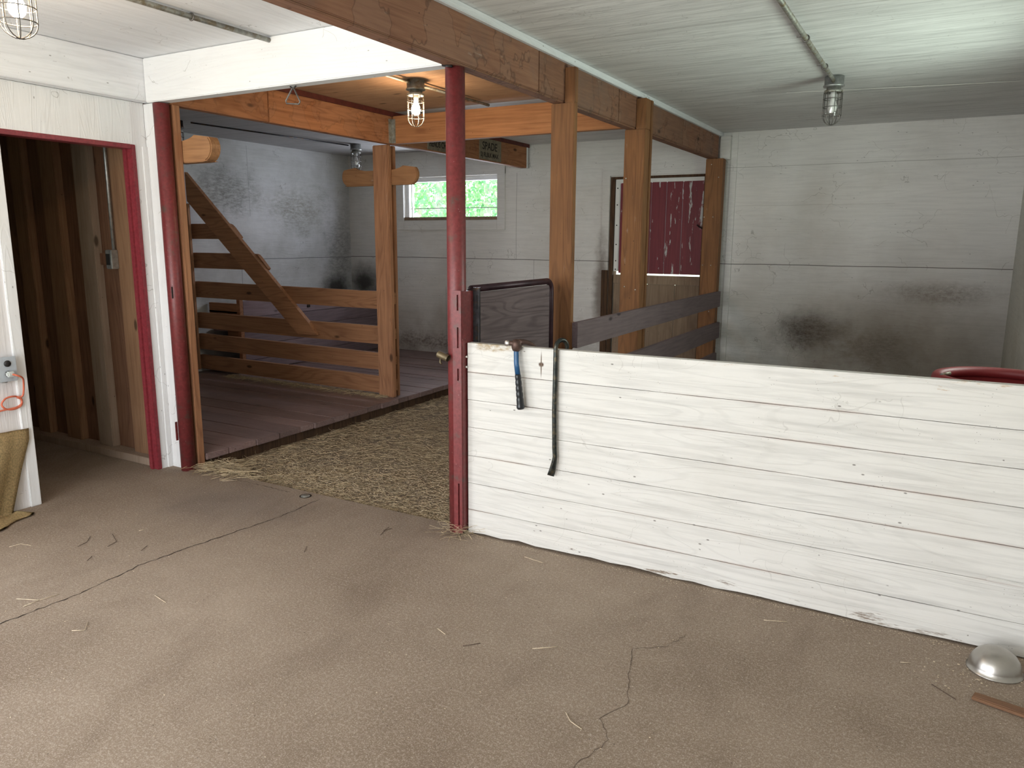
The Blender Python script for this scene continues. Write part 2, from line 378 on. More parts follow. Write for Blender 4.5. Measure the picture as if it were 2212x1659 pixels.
def glassm(name, clear=.9):
    m = Mat(name); tr = m.n('ShaderNodeBsdfTransparent'); gl = m.n('ShaderNodeBsdfGlossy'); gl.inputs['Roughness'].default_value = .08
    mx = m.n('ShaderNodeMixShader'); mx.inputs[0].default_value = 1-clear
    m.t.links.new(tr.outputs[0], mx.inputs[1]); m.t.links.new(gl.outputs[0], mx.inputs[2])
    out = [n for n in m.t.nodes if n.type == 'OUTPUT_MATERIAL'][0]; m.t.links.new(mx.outputs[0], out.inputs[0]); return m.done()
M['pane'] = glassm('window pane', .93); M['jar'] = glassm('jelly jar glass', .82)

# ------------------------------------------------------------------ mesh building
class MB:
    def __init__(s): s.bm = bmesh.new()
    def box(s, x0, x1, y0, y1, z0, z1, bev=0.0, jit=0.0):
        vs = [s.bm.verts.new((x, y, z)) for x in (x0, x1) for y in (y0, y1) for z in (z0, z1)]
        if jit:
            for v in vs: v.co += Vector([random.uniform(-jit, jit) for _ in range(3)])
        fs = [s.bm.faces.new([vs[i] for i in q]) for q in ((0,1,3,2),(4,6,7,5),(0,4,5,1),(2,3,7,6),(0,2,6,4),(1,5,7,3))]
        if bev:
            es = list({e for f in fs for e in f.edges})
            bmesh.ops.bevel(s.bm, geom=es, offset=bev, segments=2, affect='EDGES')
        return s
    def prism(s, pts, a, b, axis='Y', bev=0.0):
        """polygon pts (in the two other axes) extruded along axis from a to b"""
        def P(u, v, w):
            return {'Y': (u, w, v), 'X': (w, u, v), 'Z': (u, v, w)}[axis]
        A = [s.bm.verts.new(P(u, v, a)) for u, v in pts]; B = [s.bm.verts.new(P(u, v, b)) for u, v in pts]
        fs = [s.bm.faces.new(A), s.bm.faces.new(B[::-1])]
        n = len(pts)
        for i in range(n): fs.append(s.bm.faces.new((A[i], A[(i+1) % n], B[(i+1) % n], B[i])))
        if bev:
            es = [e for f in fs[:2] for e in f.edges]
            bmesh.ops.bevel(s.bm, geom=es, offset=bev, segments=2, affect='EDGES')
        return s
    def tube(s, pts, r, seg=10, closed=False, cap=True, flat=None):
        pts = [Vector(p) for p in pts]; n = len(pts); rings = []
        rr = r if isinstance(r, (list, tuple)) else [r]*n
        up = Vector((0, 0, 1)); prev = None
        for i, p in enumerate(pts):
            a = pts[i-1] if (i > 0 or closed) else p; b = pts[(i+1) % n] if (i < n-1 or closed) else p
            t = (b-a).normalized()
            if prev is None:
                u = t.cross(up)
                if u.length < .05: u = t.cross(Vector((0, 1, 0)))
            else: u = prev - t*prev.dot(t)
            u.normalize(); prev = u; w = t.cross(u)
            k = flat[i] if flat else (1, 1)
            rings.append([s.bm.verts.new(p + (u*cos(2*pi*j/seg)*k[0] + w*sin(2*pi*j/seg)*k[1])*rr[i]) for j in range(seg)])
        m = n if closed else n-1
        for i in range(m):
            A, B = rings[i], rings[(i+1) % n]
            for j in range(seg):
                f = s.bm.faces.new((A[j], A[(j+1) % seg], B[(j+1) % seg], B[j])); f.smooth = True
        if cap and not closed:
            s.bm.faces.new(rings[0][::-1]); s.bm.faces.new(rings[-1])
        return s
    def lathe(s, prof, c, seg=24, axis='Z'):
        rings = []
        for r, h in prof:
            ring = []
            for j in range(seg):
                a = 2*pi*j/seg
                if axis == 'Z': q = (c[0]+r*cos(a), c[1]+r*sin(a), c[2]+h)
                elif axis == 'X': q = (c[0]+h, c[1]+r*cos(a), c[2]+r*sin(a))
                else: q = (c[0]+r*cos(a), c[1]+h, c[2]+r*sin(a))
                ring.append(s.bm.verts.new(q))
            rings.append(ring)
        for A, B in zip(rings, rings[1:]):
            for j in range(seg):
                f = s.bm.faces.new((A[j], A[(j+1) % seg], B[(j+1) % seg], B[j])); f.smooth = True
        for R_, rad in ((rings[0], prof[0][0]), (rings[-1], prof[-1][0])):
            if rad > 1e-4: s.bm.faces.new(R_)
        bmesh.ops.remove_doubles(s.bm, verts=s.bm.verts[:], dist=1e-6)
        return s
    def build(s, name, mat, parent=None):
        bmesh.ops.recalc_face_normals(s.bm, faces=s.bm.faces[:])
        me = bpy.data.meshes.new(name)
        off = Vector((0, 0, 0)); q = parent
        while q is not None: off += q.location; q = q.parent
        if parent is None:
            co = [v.co for v in s.bm.verts]
            lo = Vector([min(c[i] for c in co) for i in range(3)]); hi = Vector([max(c[i] for c in co) for i in range(3)])
            off = Vector(((lo.x+hi.x)/2, (lo.y+hi.y)/2, lo.z))
        for v in s.bm.verts: v.co -= off
        s.bm.to_mesh(me); s.bm.free()
        for mm in (mat if isinstance(mat, (list, tuple)) else [mat]): me.materials.append(mm)
        o = bpy.data.objects.new(name, me); COL.objects.link(o)
        if parent is None: o.location = off
        else: o.parent = parent
        return o
def tag(o, label, cat, group=None):
    o['label'] = label; o['category'] = cat
    if group: o['group'] = group
    return o
def thing(name, loc, label, cat, group=None):
    o = bpy.data.objects.new(name, None); COL.objects.link(o); o.location = loc; o.empty_display_size = .1
    return tag(o, label, cat, group)
def struct(o): o['kind'] = 'structure'; return o
def B(name, mat, parent, *box, bev=0.0, jit=0.0): return MB().box(*box, bev=bev, jit=jit).build(name, mat, parent)

# ------------------------------------------------------------------ room shell
YB, XR, XF, XL = 7.65, 0.54, -6.68, -4.25
ZC = 2.49; YS = -2.0; YW = 3.06
m_ = MB(); m_.box(XL-.0, XR+.12, YS-.12, YW+.06, -.15, 0); m_.box(XF, XL, .9, YW+.04, -.15, 0)
fl = struct(m_.build('floor', M['concrete']))
# crack ribbons belong to the floor
def ribbon(name, pts, w, mat, parent=None, z=.0012):
    mb = MB(); L = []
    P = []
    for (a, b) in zip(pts, pts[1:]):
        k = max(2, int((Vector(a)-Vector(b)).length/.02))
        P += [Vector(a).lerp(Vector(b), i/k) for i in range(k)]
    P.append(Vector(pts[-1]))
    for i, p in enumerate(P):
        t = (P[min(i+1, len(P)-1)]-P[max(i-1, 0)]).normalized(); nrm = Vector((-t.y, t.x))
        j = nrm*random.uniform(-.006, .006); ww = w*random.uniform(.25, 1.3)
        L.append((mb.bm.verts.new((p.x+j.x-nrm.x*ww, p.y+j.y-nrm.y*ww, z)), mb.bm.verts.new((p.x+j.x+nrm.x*ww, p.y+j.y+nrm.y*ww, z))))
    for a, b in zip(L, L[1:]): mb.bm.faces.new((a[0], b[0], b[1], a[1]))
    return mb.build(name, mat, parent)
ribbon('crack', [(-2.96, 3.06), (-2.95, 2.73), (-2.99, 2.45), (-3.02, 2.2), (-3.04, 1.98), (-3.0, 1.7), (-3.02, 1.38), (-3.05, .9)], .0028, M['crack'], fl)
ribbon('crack', [(-.70, 2.62), (-.74, 2.50), (-.84, 2.42), (-.80, 2.28), (-.74, 2.1), (-.79, 1.98), (-.72, 1.9), (-.77, 1.74), (-.70, 1.6)], .0011, M['crack2'], fl)
ribbon('kerb_joint', [(-4.0, 3.055), (-3.6, 3.065), (-3.2, 3.062)], .002, M['crack'], fl)

mb = MB()
mb.box(XL+.0, XR, YW+.06, YB, -.18, -.03)
fd = mb.build('floor', M['dirt']); struct(fd)

def ceiling(name, mat, x0, x1, y0, y1): return struct(B(name, mat, None, x0, x1, y0, y1, ZC, ZC+.08))
ceiling('ceiling', M['ceil'], -2.0, XR+.12, YS-.12, YB+.12)
ceiling('ceiling', M['white_y'], XL-.1, -2.0, YS-.12, 3.06)
ceiling('ceiling', M['ceil_ply'], -4.08, -2.0, 3.06, 5.23)
ceiling('ceiling', M['ceil'], -4.08, -2.0, 5.23, YB+.12)
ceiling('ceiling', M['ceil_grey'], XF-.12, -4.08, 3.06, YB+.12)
ceiling('ceiling', M['ply_dark'], XF-.12, XL-.1, .6, 3.06)

def wallmesh(name, mat, boxes): 
    mb = MB()
    for b in boxes: mb.box(*b)
    return struct(mb.build(name, mat))
# back wall with the window and the door openings
WX0, WX1, WZ0, WZ1 = -5.80, -4.475, 1.69, 2.19
DX0, DX1, DZ1 = -3.10, -2.08, 2.115
wallmesh('wall_back', M['wall_back'], [
    (XF, WX0, YB, YB+.14, -.05, ZC), (WX0, WX1, YB, YB+.14, -.05, WZ0), (WX0, WX1, YB, YB+.14, WZ1, ZC),
    (WX1, DX0, YB, YB+.14, -.05, ZC), (DX0, DX1, YB, YB+.14, DZ1, ZC), (DX1, XR, YB, YB+.14, -.05, ZC)])
wallmesh('wall_far_left', M['wall_far'], [(XF-.12, XF, 3.16, YB+.14, -.05, ZC)])
# right wall with its window opening (behind the frame edge)
RY0, RY1, RZ0, RZ1 = 3.95, 4.95, 1.2, 1.95
wallmesh('wall_right', M['wall_side'], [
    (XR, XR+.12, YS, RY0, -.05, ZC), (XR, XR+.12, RY0, RY1, -.05, RZ0), (XR, XR+.12, RY0, RY1, RZ1, ZC), (XR, XR+.12, RY1, YB+.14, -.05, ZC)])
# left wall with the tack room doorway
wallmesh('wall_left', M['rough_white'], [
    (XL-.08, XL, YS, -1.2, 0, 2.25), (XL-.08, XL, -1.2, .5, 2.08, 2.25), (XL-.08, XL, .5, 2.165, 0, 2.25), (XL-.08, XL, 2.165, 2.20, 2.0, 2.25)])
wallmesh('wall_left', M['white_z'], [(XL-.08, XL, 2.165, 3.06, 2.005, 2.25), (XL-.08, XL, 2.985, 3.06, 0, 2.005), (XL, -4.135, 3.062, 3.10, 0, 2.245)])
wallmesh('wall_front', M['white'], [(XL-.08, -3.6, YS-.12, YS, 0, ZC), (-.6, XR+.12, YS-.12, YS, 0, ZC), (-3.6, -.6, YS-.12, YS, 2.36, ZC)])
# divider between tack room and stalls, tack room walls
wallmesh('wall_divider', M['wall_side'], [(XF, -4.13, 3.12, 3.16, -.03, ZC)])
wallmesh('wall_tack_room', M['ply_dark'], [(XF, -4.24, 3.095, 3.12, 0, ZC), (XF-.12, XF, .6, 3.12, 0, ZC), (XF, XL-.08, .6, .7, 0, ZC)])
struct(B('door_1', M['white_z'], None, XL-.015, XL+.012, 2.165, 2.222, 0, 2.0, bev=.003))
# red frame of the doorway
mb = MB(); mb.box(XL-.085, XL+.006, 2.957, 2.985, 0, 2.005, bev=.003); mb.box(XL-.06, XL-.035, 2.945, 2.957, 0, 1.98)
mb.box(XL-.085, XL+.006, 2.222, 2.957, 1.98, 2.006, bev=.003)
struct(mb.build('door_frame', M['red_frame']))
struct(B('trim_1', M['white_z'], None, XL-.002, XL+.010, 3.03, 3.062, 0, 2.0, bev=.002))

# studs, sill and conduit in the tack room
tr = B('sill_plate', M['stud_pale'], None, -6.6, XL-.085, 2.985, 3.094, 0, .05, bev=.003)
tag(tr, 'pale dusty sill plate on the floor under the tack room studs', 'sill plate')
sx = [(-4.60, -4.445, 'stud', 'orange brown stud nearest the red door jamb, inside the dark doorway'),
      (-4.985, -4.83, 'stud_pale', 'pale grey brown dusty stud inside the doorway, left of the grey switch box'),
      (-5.36, -5.19, 'stud', 'brown knotty stud with black spots, third from the red jamb'),
      (-5.72, -5.57, 'stud', 'dim narrow stud deep in the dark doorway, fourth from the red jamb')]
for x0, x1, mt, lb in sx:
    o = B('wall_stud', M[mt], None, x0, x1, 3.04, 3.094, .05, 2.48, bev=.004)
    tag(o, lb, 'stud', 'studs in the tack room doorway')
o = B('blocking_board', M['ply_dark'], None, -4.83, -4.60, 3.07, 3.094, 1.285, 1.36, bev=.003)
tag(o, 'short reddish block nailed between two studs beside the grey box', 'board')
t = thing('switch_box', (-4.61, 3.03, 1.29), 'galvanised electrical box with upright conduit on tack room stud', 'electrical box')
B('box', M['galv'], t, -4.645, -4.585, 2.99, 3.04, 1.265, 1.385, bev=.004)
B('switch', M['black'], t, -4.632, -4.598, 2.984, 2.99, 1.29, 1.36)
MB().tube([(-4.605, 3.025, 1.385), (-4.607, 3.025, 2.47)], .010, 8).build('conduit', M['galv'], t)

# ------------------------------------------------------------------ beams
t = thing('ceiling_beam', (-2.0, 3.0, 2.235), 'long dark brown timber beam running from overhead to the back wall', 'beam')
cuts = [-1.9, 1.2, 3.79, 4.95, 6.4, 7.56]
mb = MB()
for a, b in zip(cuts, cuts[1:]): mb.box(-2.035, -1.965, a+.002, b-.002, 2.243, 2.452, bev=.004)
mb.build('timber', M['beam_r'], t)
B('bottom_plate', M['beam_r'], t, -2.040, -1.972, -1.9, 7.55, 2.235, 2.2435, bev=.002)
struct(B('trim_2', M['white_y'], None, -2.04, -1.945, YS, 7.65, 2.452, 2.489, bev=.003))
o = B('cross_beam', M['white'], None, -4.168, -2.04, 3.022, 3.10, 2.242, 2.488, bev=.005)
tag(o, 'white painted cross beam over the stall entrance between the two red pipes', 'beam')
o = B('wall_beam', M['white_y'], None, XL, -4.168, YS, 3.10, 2.251, 2.488, bev=.004)
tag(o, 'white painted boxed beam along the left wall above the doorway', 'beam')
t = thing('stall_beam', (-4.08, 5.3, 2.235), 'orange brown timber beam over the wooden stall edge, reaching the back wall', 'beam')
mb = MB()
for a, b in ((3.105, 3.86), (3.864, 5.19), (5.19, 7.55)): mb.box(-4.118, -4.052, a, b, 2.235, 2.452, bev=.004)
mb.build('timber', M['beam_o'], t)
mb = MB(); mb.box(-4.122, -4.044, 3.105, 7.6, 2.452, 2.489); mb.build('ledger', M['ledger'], t)
B('end_cap', M['white'], t, -4.118, -4.05, 7.55, 7.575, 2.235, 2.452)
o = B('stall_cross_beam', M['beam_ox'], None, -4.045, -2.04, 5.198, 5.266, 2.237, 2.455, bev=.004)
tag(o, 'orange fir beam crossing behind the lit lamp, lamplight on its face', 'beam')
t = thing('joist_hanger', (-4.03, 5.195, 2.3), 'dull metal joist hanger where the two orange beams meet', 'bracket')
mb = MB(); mb.box(-4.05, -4.045+.028, 5.188, 5.198, 2.24, 2.43); mb.box(-4.052, -4.046, 5.15, 5.198, 2.24, 2.43); mb.build('plate', M['galv_old'], t)
struct(B('trim_3', M['wall_back'], None, -1.955, -1.86, 7.585, 7.65, 2.235, 2.452, bev=.003))
struct(B('trim_4', M['wall_back'], None, -1.86, -1.80, 7.636, 7.65, 0, 2.488, bev=.002))

# ------------------------------------------------------------------ red steel pipes
def pipe_post(name, x, y, label, z1=2.242):
    t = thing(name, (x, y, 0), label, 'post')
    MB().tube([(x, y, 0), (x, y, z1)], .0455, 28).build('pipe', M['red_pipe'], t)
    return t
t = pipe_post('pipe_post', -2.022, 3.066, 'chipped red steel pipe post at the end of the white plank wall', 2.236)
mb = MB()
def slotted(mb, x0, x1, y0, y1, z0, z1, slots, sw=.010):
    """upright plate (facing -Y) with open slots"""
    xc = (x0+x1)/2+.006
    mb.box(x0, xc-sw/2, y0, y1, z0, z1); mb.box(xc+sw/2, x1, y0, y1, z0, z1)
    z = z0
    for a, b in slots: mb.box(xc-sw/2, xc+sw/2, y0, y1, z, a); z = b
    mb.box(xc-sw/2, xc+sw/2, y0, y1, z, z1)
slotted(mb, -2.012, -1.964, 3.012, 3.022, 0.01, 1.225, ((.05, .27), (.79, .85), (.95, 1.05), (1.13, 1.205)))
mb.build('slotted_plate', M['red_pipe'], t)
mb = MB(); slotted(mb, -1.962, -1.925, 3.118, 3.126, .02, 1.235, ((.96, 1.06), (1.13, 1.20)), .006); mb.build('back_channel', M['dark_metal'], t)
B('weld_web', M['red_pipe'], t, -1.990, -1.962, 3.022, 3.118, .02, 1.22)
mb = MB(); mb.tube([(-2.088, 3.00, .915), (-2.03, 3.00, .897)], .017, 16, cap=False)
mb.tube([(-2.084, 3.00, .914), (-2.034, 3.00, .898)], .0145, 16, cap=False); mb.tube([(-2.075, 3.0, .90), (-2.078, 3.0, .875), (-2.068, 2.997, .868)], .005, 8)
mb.build('gate_latch', M['olive'], t)
MB().tube([(-2.02, 3.02, 2.232), (-2.045, 3.0, 2.235), (-2.0, 3.01, 2.228)], .006, 6).build('weld_bead', M['dark_metal'], t)
t = pipe_post('pipe_post', -4.088, 3.062, 'chipped red steel pipe post in the corner beside the white doorway boards', 2.236)
B('slot', M['black'], t, -4.062, -4.058, 3.016, 3.022, 1.10, 1.17)
mb = MB(); mb.box(-4.118, -4.112, 3.008, 3.022, .20, .32); mb.build('weld_tab', M['red_pipe'], t)

# stall post with wooden arm behind the left pipe
t = thing('stall_end_post', (-4.07, 3.14, 0), 'brown wooden board post standing directly behind the left red pipe', 'post')
B('board', M['post2'], t, -4.128, -4.048, 3.112, 3.158, -.03, 2.236, bev=.003)
def horn(x0, x1, zc, end=1, y0=3.17, y1=3.255):
    """horizontal arm with a rounded knob on top of its end(s): outline in X,Z"""
    pts = []
    h = .155
    # bottom left -> bottom right -> knob -> top left
    L = x1-x0
    def right():
        q = [(x1-.075, zc-h/2)]
        for k in range(9):
            a = -pi/2 + k*(pi*.75)/8
            q.append((x1-.082+.082*cos(a), zc+.005+.082*sin(a)))
        q += [(x1-.15, zc+.080), (x1-.185, zc+.062), (x1-.22, zc+.048), (x1-.27, zc+.048)]
        return q
    if end == 1: pts = [(x0, zc-h/2)] + right() + [(x0, zc+.056)]
    else:
        r = right(); xm = (x0+x1)/2
        pts = r + [(2*xm-u, v) for u, v in reversed(r)]
    return pts
MB().prism(horn(-4.12, -3.80, 1.985), 3.16, 3.235, 'Y', .006).build('horn_arm', M['horn'], t)

# ------------------------------------------------------------------ half wall
t = thing('plank_partition', (-.7, 3.08, 0), 'white painted waist-high plank wall crossing the right side', 'partition wall')
mb = MB(); zs = [0.0, .129, .268, .41, .555, .693, .83, .977]
for i, (a, b) in enumerate(zip(zs, zs[1:])):
    g0, g1 = (.0006, .0006)
    n = 26; x0, x1 = -1.955, XR-.002
    # long plank with slightly wandering edges
    L = []
    for k in range(n+1):
        x = x0+(x1-x0)*k/n
        lo = a+g0+(random.uniform(0, .0010)); hi = b-g1-random.uniform(0, .0010)
        if i == 0: lo = .004+max(0, random.gauss(.004, .004)) + (.006 if .2 < k/n < .35 else 0)
        if i == 6: hi = .973 + .012*k/n
        dy = random.uniform(-.0008, .0008)
        L.append([mb.bm.verts.new(q) for q in ((x, YW-.004+dy, lo), (x, YW-.004+dy, hi), (x, YW+.036, hi), (x, YW+.036, lo))])
    for A, C in zip(L, L[1:]):
        for j in range(4): mb.bm.faces.new((A[j], A[(j+1) % 4], C[(j+1) % 4], C[j]))
    mb.bm.faces.new(L[0][::-1]); mb.bm.faces.new(L[-1])
mb.build('planks', M['half'], t)
mb = MB(); 
for x in (-1.90, -.8, .3): mb.box(x, x+.09, YW+.038, YW+.075, 0, .96)
mb.build('batten', M['rail'], t)
B('backing', M['rot'], t, -1.945, XR-.01, YW+.030, YW+.037, .0, .95)
B('patch_strip', M['half'], t, .255, .50, YW-.012, YW-.003, .268, .284, bev=.003)
mb = MB()
for z in (.905, .855): mb.lathe([(.0, -.012), (.006, -.010), (.007, -.004), (.003, 0), (.003, .02)], (-1.958, YW-.004, z), 10, 'Y')
mb.build('nail', M['nail'], t)

# hammer over the top edge
t = thing('claw_hammer', (-1.67, 3.04, .99), 'claw hammer with blue shaft and black grip hooked over the white planks', 'hammer')
hp = [(-1.672, 3.030, .965), (-1.667, 3.024, .90), (-1.657, 3.020, .85)]
MB().tube([(-1.673, 3.030, .985)] + hp, [.0125, .0125, .0125, .0135], 12, flat=[(1, .8)]*4).build('shaft', M['blue'], t)
gp = [(-1.657, 3.020, .852)]; rr = [.0145]
for i in range(1, 25):
    k = i/24; gp.append((-1.657+.015*k, 3.020+.004*k, .852-.165*k)); rr.append(.0165+.0045*k - (.0022 if i % 4 == 0 and 2 < i < 20 else 0) + (.002 if i > 21 else 0) )
rr[-1] = .018
MB().tube(gp, rr, 14, flat=[(1, .85)]*len(gp)).build('grip', M['rubber'], t)
mb = MB()
mb.tube([(-1.673, 3.030, .958), (-1.672, 3.030, .97), (-1.670, 3.032, .99), (-1.668, 3.034, 1.006), (-1.667, 3.034, 1.010)], [.016, .022, .026, .021, .010], 14)
mb.tube([(-1.702, 3.010, .994), (-1.685, 3.020, .994), (-1.665, 3.032, .993)], [.011, .011, .016], 12)
for s_ in (-1, 1):
    P = [(-1.668+.006*s_, 3.032, .995), (-1.650+.008*s_, 3.045, 1.001), (-1.632+.009*s_, 3.058, .998), (-1.616+.010*s_, 3.072, .988), (-1.606+.010*s_, 3.082, .980)]
    mb.tube(P, [.015, .012, .009, .006, .002], 8)
mb.build('hammer_head', M['hammer_head'], t)
MB().lathe([(0, -.004), (.0125, -.003), (.014, 0), (.014, .010), (.011, .012), (0, .012)], (-1.707, 3.002, .994), 18, 'Y').build('striking_face', M['bright'], t)

# pry bar hooked over the edge
t = thing('pry_bar', (-1.475, 3.04, .99), 'long black steel crowbar with hooked top hanging on the white planks', 'crowbar')
P = []
for k in range(9):
    a = pi*k/8
    P.append((-1.462+.012*cos(a), 3.074+.034*cos(a), .985+.034*sin(a)))
P = [(-1.448, 3.108, .935), (-1.450, 3.108, .96)] + P + [(-1.474, 3.040, .90), (-1.474, 3.036, .70), (-1.470, 3.036, .52), (-1.467, 3.036, .48)]
rad = [.003, .007] + [.0105]*9 + [.0108, .0108, .0108, .0108]
fl_ = [(1.4, .6)] + [(1, 1)]*(len(P)-1)
P += [(-1.470, 3.034, .45), (-1.477, 3.030, .41), (-1.483, 3.026, .388)]; rad += [.0115, .0125, .0125]; fl_ += [(1.1, .8), (1.3, .45), (1.35, .18)]
MB().tube(P, rad, 8, flat=fl_).build('bar', M['bar_metal'], t)

# ------------------------------------------------------------------ right stall railing
NAILS = [(-1.995, 7.449, 2.18), (-1.92, 7.449, 2.06), (-2.04, 7.449, 1.69), (-1.955, 7.449, 1.69), (-2.03, 7.449, 1.23), (-1.95, 7.449, 1.23), (-1.945, 7.449, .78), (-2.025, 5.279, 1.90), (-2.01, 5.279, 1.13), (-1.925, 5.279, 1.11)]
t = thing('stall_railing', (-1.95, 5.8, 0), 'timber railing of brown posts and grey rails dividing off the right stall', 'railing')
def npost(y0, y1, x0, x1, zt, notch=True, dbl=False):
    mb = MB()
    if notch:
        mb.box(x0, x1, y0, y1, 0, 2.234, bev=.004); mb.box(-1.963, x1, y0, y1, 2.2345, zt, bev=.003)
    else: mb.box(x0, x1, y0, y1, 0, 2.234, bev=.004)
    if dbl: mb.box(x0+.02, x1+.018, y1+.012, y1+.05, 0, 2.44, bev=.004) if False else mb.box(-1.962, x1+.002, y1+.014, y1+.052, 0, 2.44, bev=.003)
    return mb.build('post', M['post'], t)
npost(4.11, 4.155, -2.048, -1.900, 2.425); npost(5.28, 5.38, -2.045, -1.893, 2.44, dbl=True); npost(7.45, 7.55, -2.05, -1.885, 0, notch=False)
for z0, z1, a, b in ((.825, .978, 4.12, 7.53), (.515, .67, 4.12, 7.55), (.22, .37, 4.12, 7.50)):
    B('rail', M['grey_rail'], t, -1.893, -1.856, a, b, z0, z1, bev=.003, jit=.002)
B('spacer_block', M['post'], t, -1.899, -1.893, 4.12, 4.155, .82, .98)

for x, y, z in NAILS: MB().lathe([(0, -.003), (.005, -.002), (.005, 0), (0, 0)], (x, y, z), 8, 'Y').build('nail', M['nail'], t)

# pipe gate
t = thing('pipe_gate', (-2.0, 3.6, 0), 'closed gate of dark pipe frame around weathered grey plywood behind plank wall', 'gate')
P = [(-2.0, 3.16, 1.224), (-2.0, 3.99, 1.226)]
for k in range(1, 6):
    a = k*pi/2/6; P.append((-2.0, 3.99+.055*sin(a), 1.171+.055*cos(a)))
P += [(-2.0, 4.045, 1.16), (-2.0, 4.045, .10)]
mb = MB(); mb.tube(P, .018, 14); mb.tube([(-2.0, 3.16, 1.224), (-2.0, 3.16, .10)], .018, 14); mb.tube([(-2.0, 3.16, .10), (-2.0, 4.045, .10)], .018, 14)
mb.build('pipe_frame', M['gatepipe'], t)
B('panel', M['gate_ply'], t, -2.012, -1.998, 3.18, 4.025, .12, 1.203, bev=.001)
MB().tube([(-2.0, 3.128, 1.10), (-2.0, 3.16, 1.10)], .010, 8).build('hinge', M['dark_metal'], t)

# ------------------------------------------------------------------ tie stall platform
t = thing('stall_platform', (-5.3, 5.4, -.03), 'raised dark worn plank floor of the tie stalls', 'platform')
mb = MB(); y = 3.165
while y < YB-.01:
    w = random.choice((.18, .21, .235, .14)); y1 = min(y+w, YB-.004)
    xe = -4.035+random.uniform(-.006, .012)
    mb.box(XF+.002, xe, y+.0015, y1-.0015, .042, .085+random.uniform(-.002, .002), bev=.004)
    y = y1
mb.build('deck_planks', M['platform'], t)
mb = MB(); mb.box(-4.16, -4.07, 3.17, YB-.01, -.03, .042); mb.box(-5.4, -5.3, 3.17, YB-.01, -.03, .042); mb.build('joist', M['rot'], t)

# ------------------------------------------------------------------ stall fence
t = thing('stall_fence', (-5.4, 5.25, .085), 'brown plank stall divider with tall posts and a long diagonal brace', 'fence')
FY0, FY1 = 5.238, 5.276
mb = MB(); mb.box(-4.262, -4.098, FY0-.048, FY0-.001, .086, 2.234, bev=.006, jit=.002); mb.build('post', M['post2'], t)
mb = MB(); mb.box(-4.20, -4.115, FY1+.001, FY1+.040, .086, 2.234, bev=.005, jit=.002); mb.build('post', M['post2'], t)
for i, (zl0, zl1, zr0, zr1) in enumerate(((.862, 1.024, .856, 1.010), (.545, .705, .545, .704), (.325, .487, .312, .462), (.118, .262, .100, .254))):
    mb = MB(); n = 14; L = []
    for k in range(n+1):
        q = k/n; x = -6.67+(2.53)*q; lo = zl0+(zr0-zl0)*q+random.uniform(-.001, .001); hi = zl1+(zr1-zl1)*q+random.uniform(-.0015, .0015)
        L.append([mb.bm.verts.new(p_) for p_ in ((x, FY0, lo), (x, FY0, hi), (x, FY1, hi), (x, FY1, lo))])
    for A, C in zip(L, L[1:]):
        for j in range(4): mb.bm.faces.new((A[j], A[(j+1) % 4], C[(j+1) % 4], C[j]))
    mb.bm.faces.new(L[0][::-1]); mb.bm.faces.new(L[-1]); mb.build('rail', M['rail'], t)
for z0, z1, xe in ((1.453, 1.603, -5.965), (1.160, 1.315, -5.61)):
    pts = [(-6.67, z0), (xe-.02, z0), (xe, z0+.018), (xe-.015, z0+.03), (xe-.06, z0+.075), (xe-.10, z0+.115), (xe-.13, z1-.01), (xe-.16, z1), (-6.67, z1)]
    MB().prism(pts, FY0, FY1, 'Y', .003).build('short_rail', M['rail'], t)
BY0, BY1 = FY0-.042, FY0-.001
MB().prism([(-6.655, 1.825), (-5.225, .575), (-4.985, .583), (-5.09, .701), (-6.66, 2.108)][:5], BY0, BY1, 'Y', .003).build('diagonal_brace', M['rail'], t)
B('wall_batten', M['post2'], t, -6.672, -6.665+.01, BY0, BY1, .09, 1.83, bev=.003) if False else B('wall_batten', M['post2'], t, -6.676, -6.612, BY0-.03, BY0-.001, .12, 1.80, bev=.003)
hp_ = horn(-4.65, -3.835, 1.987, 2)
MB().prism(hp_, FY0, FY1, 'Y', .006).build('horn_arm', M['horn'], t)
for z, h in ((.165, .15), (.385, .12), (.62, .14), (.93, .15)): B('rail_end_block', M['rail'], t, -4.138, -4.112, FY0+.004, FY1-.004, z-h/2+.05, z+h/2)

# manger in the far stall
t = thing('manger', (-6.4, 6.5, .085), 'weathered mauve plank manger along the far left wall behind the fence', 'manger')
zz = [.088, .208, .363, .505, .655, .83]
mb = MB()
for a, b in zip(zz, zz[1:]): mb.box(-6.23, -6.195, 5.42, YB-.02, a+.002, b-.002, bev=.003, jit=.0015)
mb.build('front_planks', M['manger'], t)
B('corner_post', M['rail'], t, -6.235, -6.19, 5.372, 5.418, .088, .86, bev=.003)
mb = MB(); mb.box(-6.66, -6.24, 5.38, 5.415, .66, .80, bev=.003); mb.box(-6.40, -6.24, 5.38, 5.415, .30, .655, bev=.003); mb.box(-6.66, -6.24, 5.38, 5.415, .70, .72); mb.build('end_board', M['rail'], t)
B('iron_plate', M['dark_metal'], t, -6.193, -6.188, 6.33, 6.37, .70, .78)
B('trough_floor', M['platform'], t, -6.66, -6.235, 5.42, YB-.02, .50, .53)

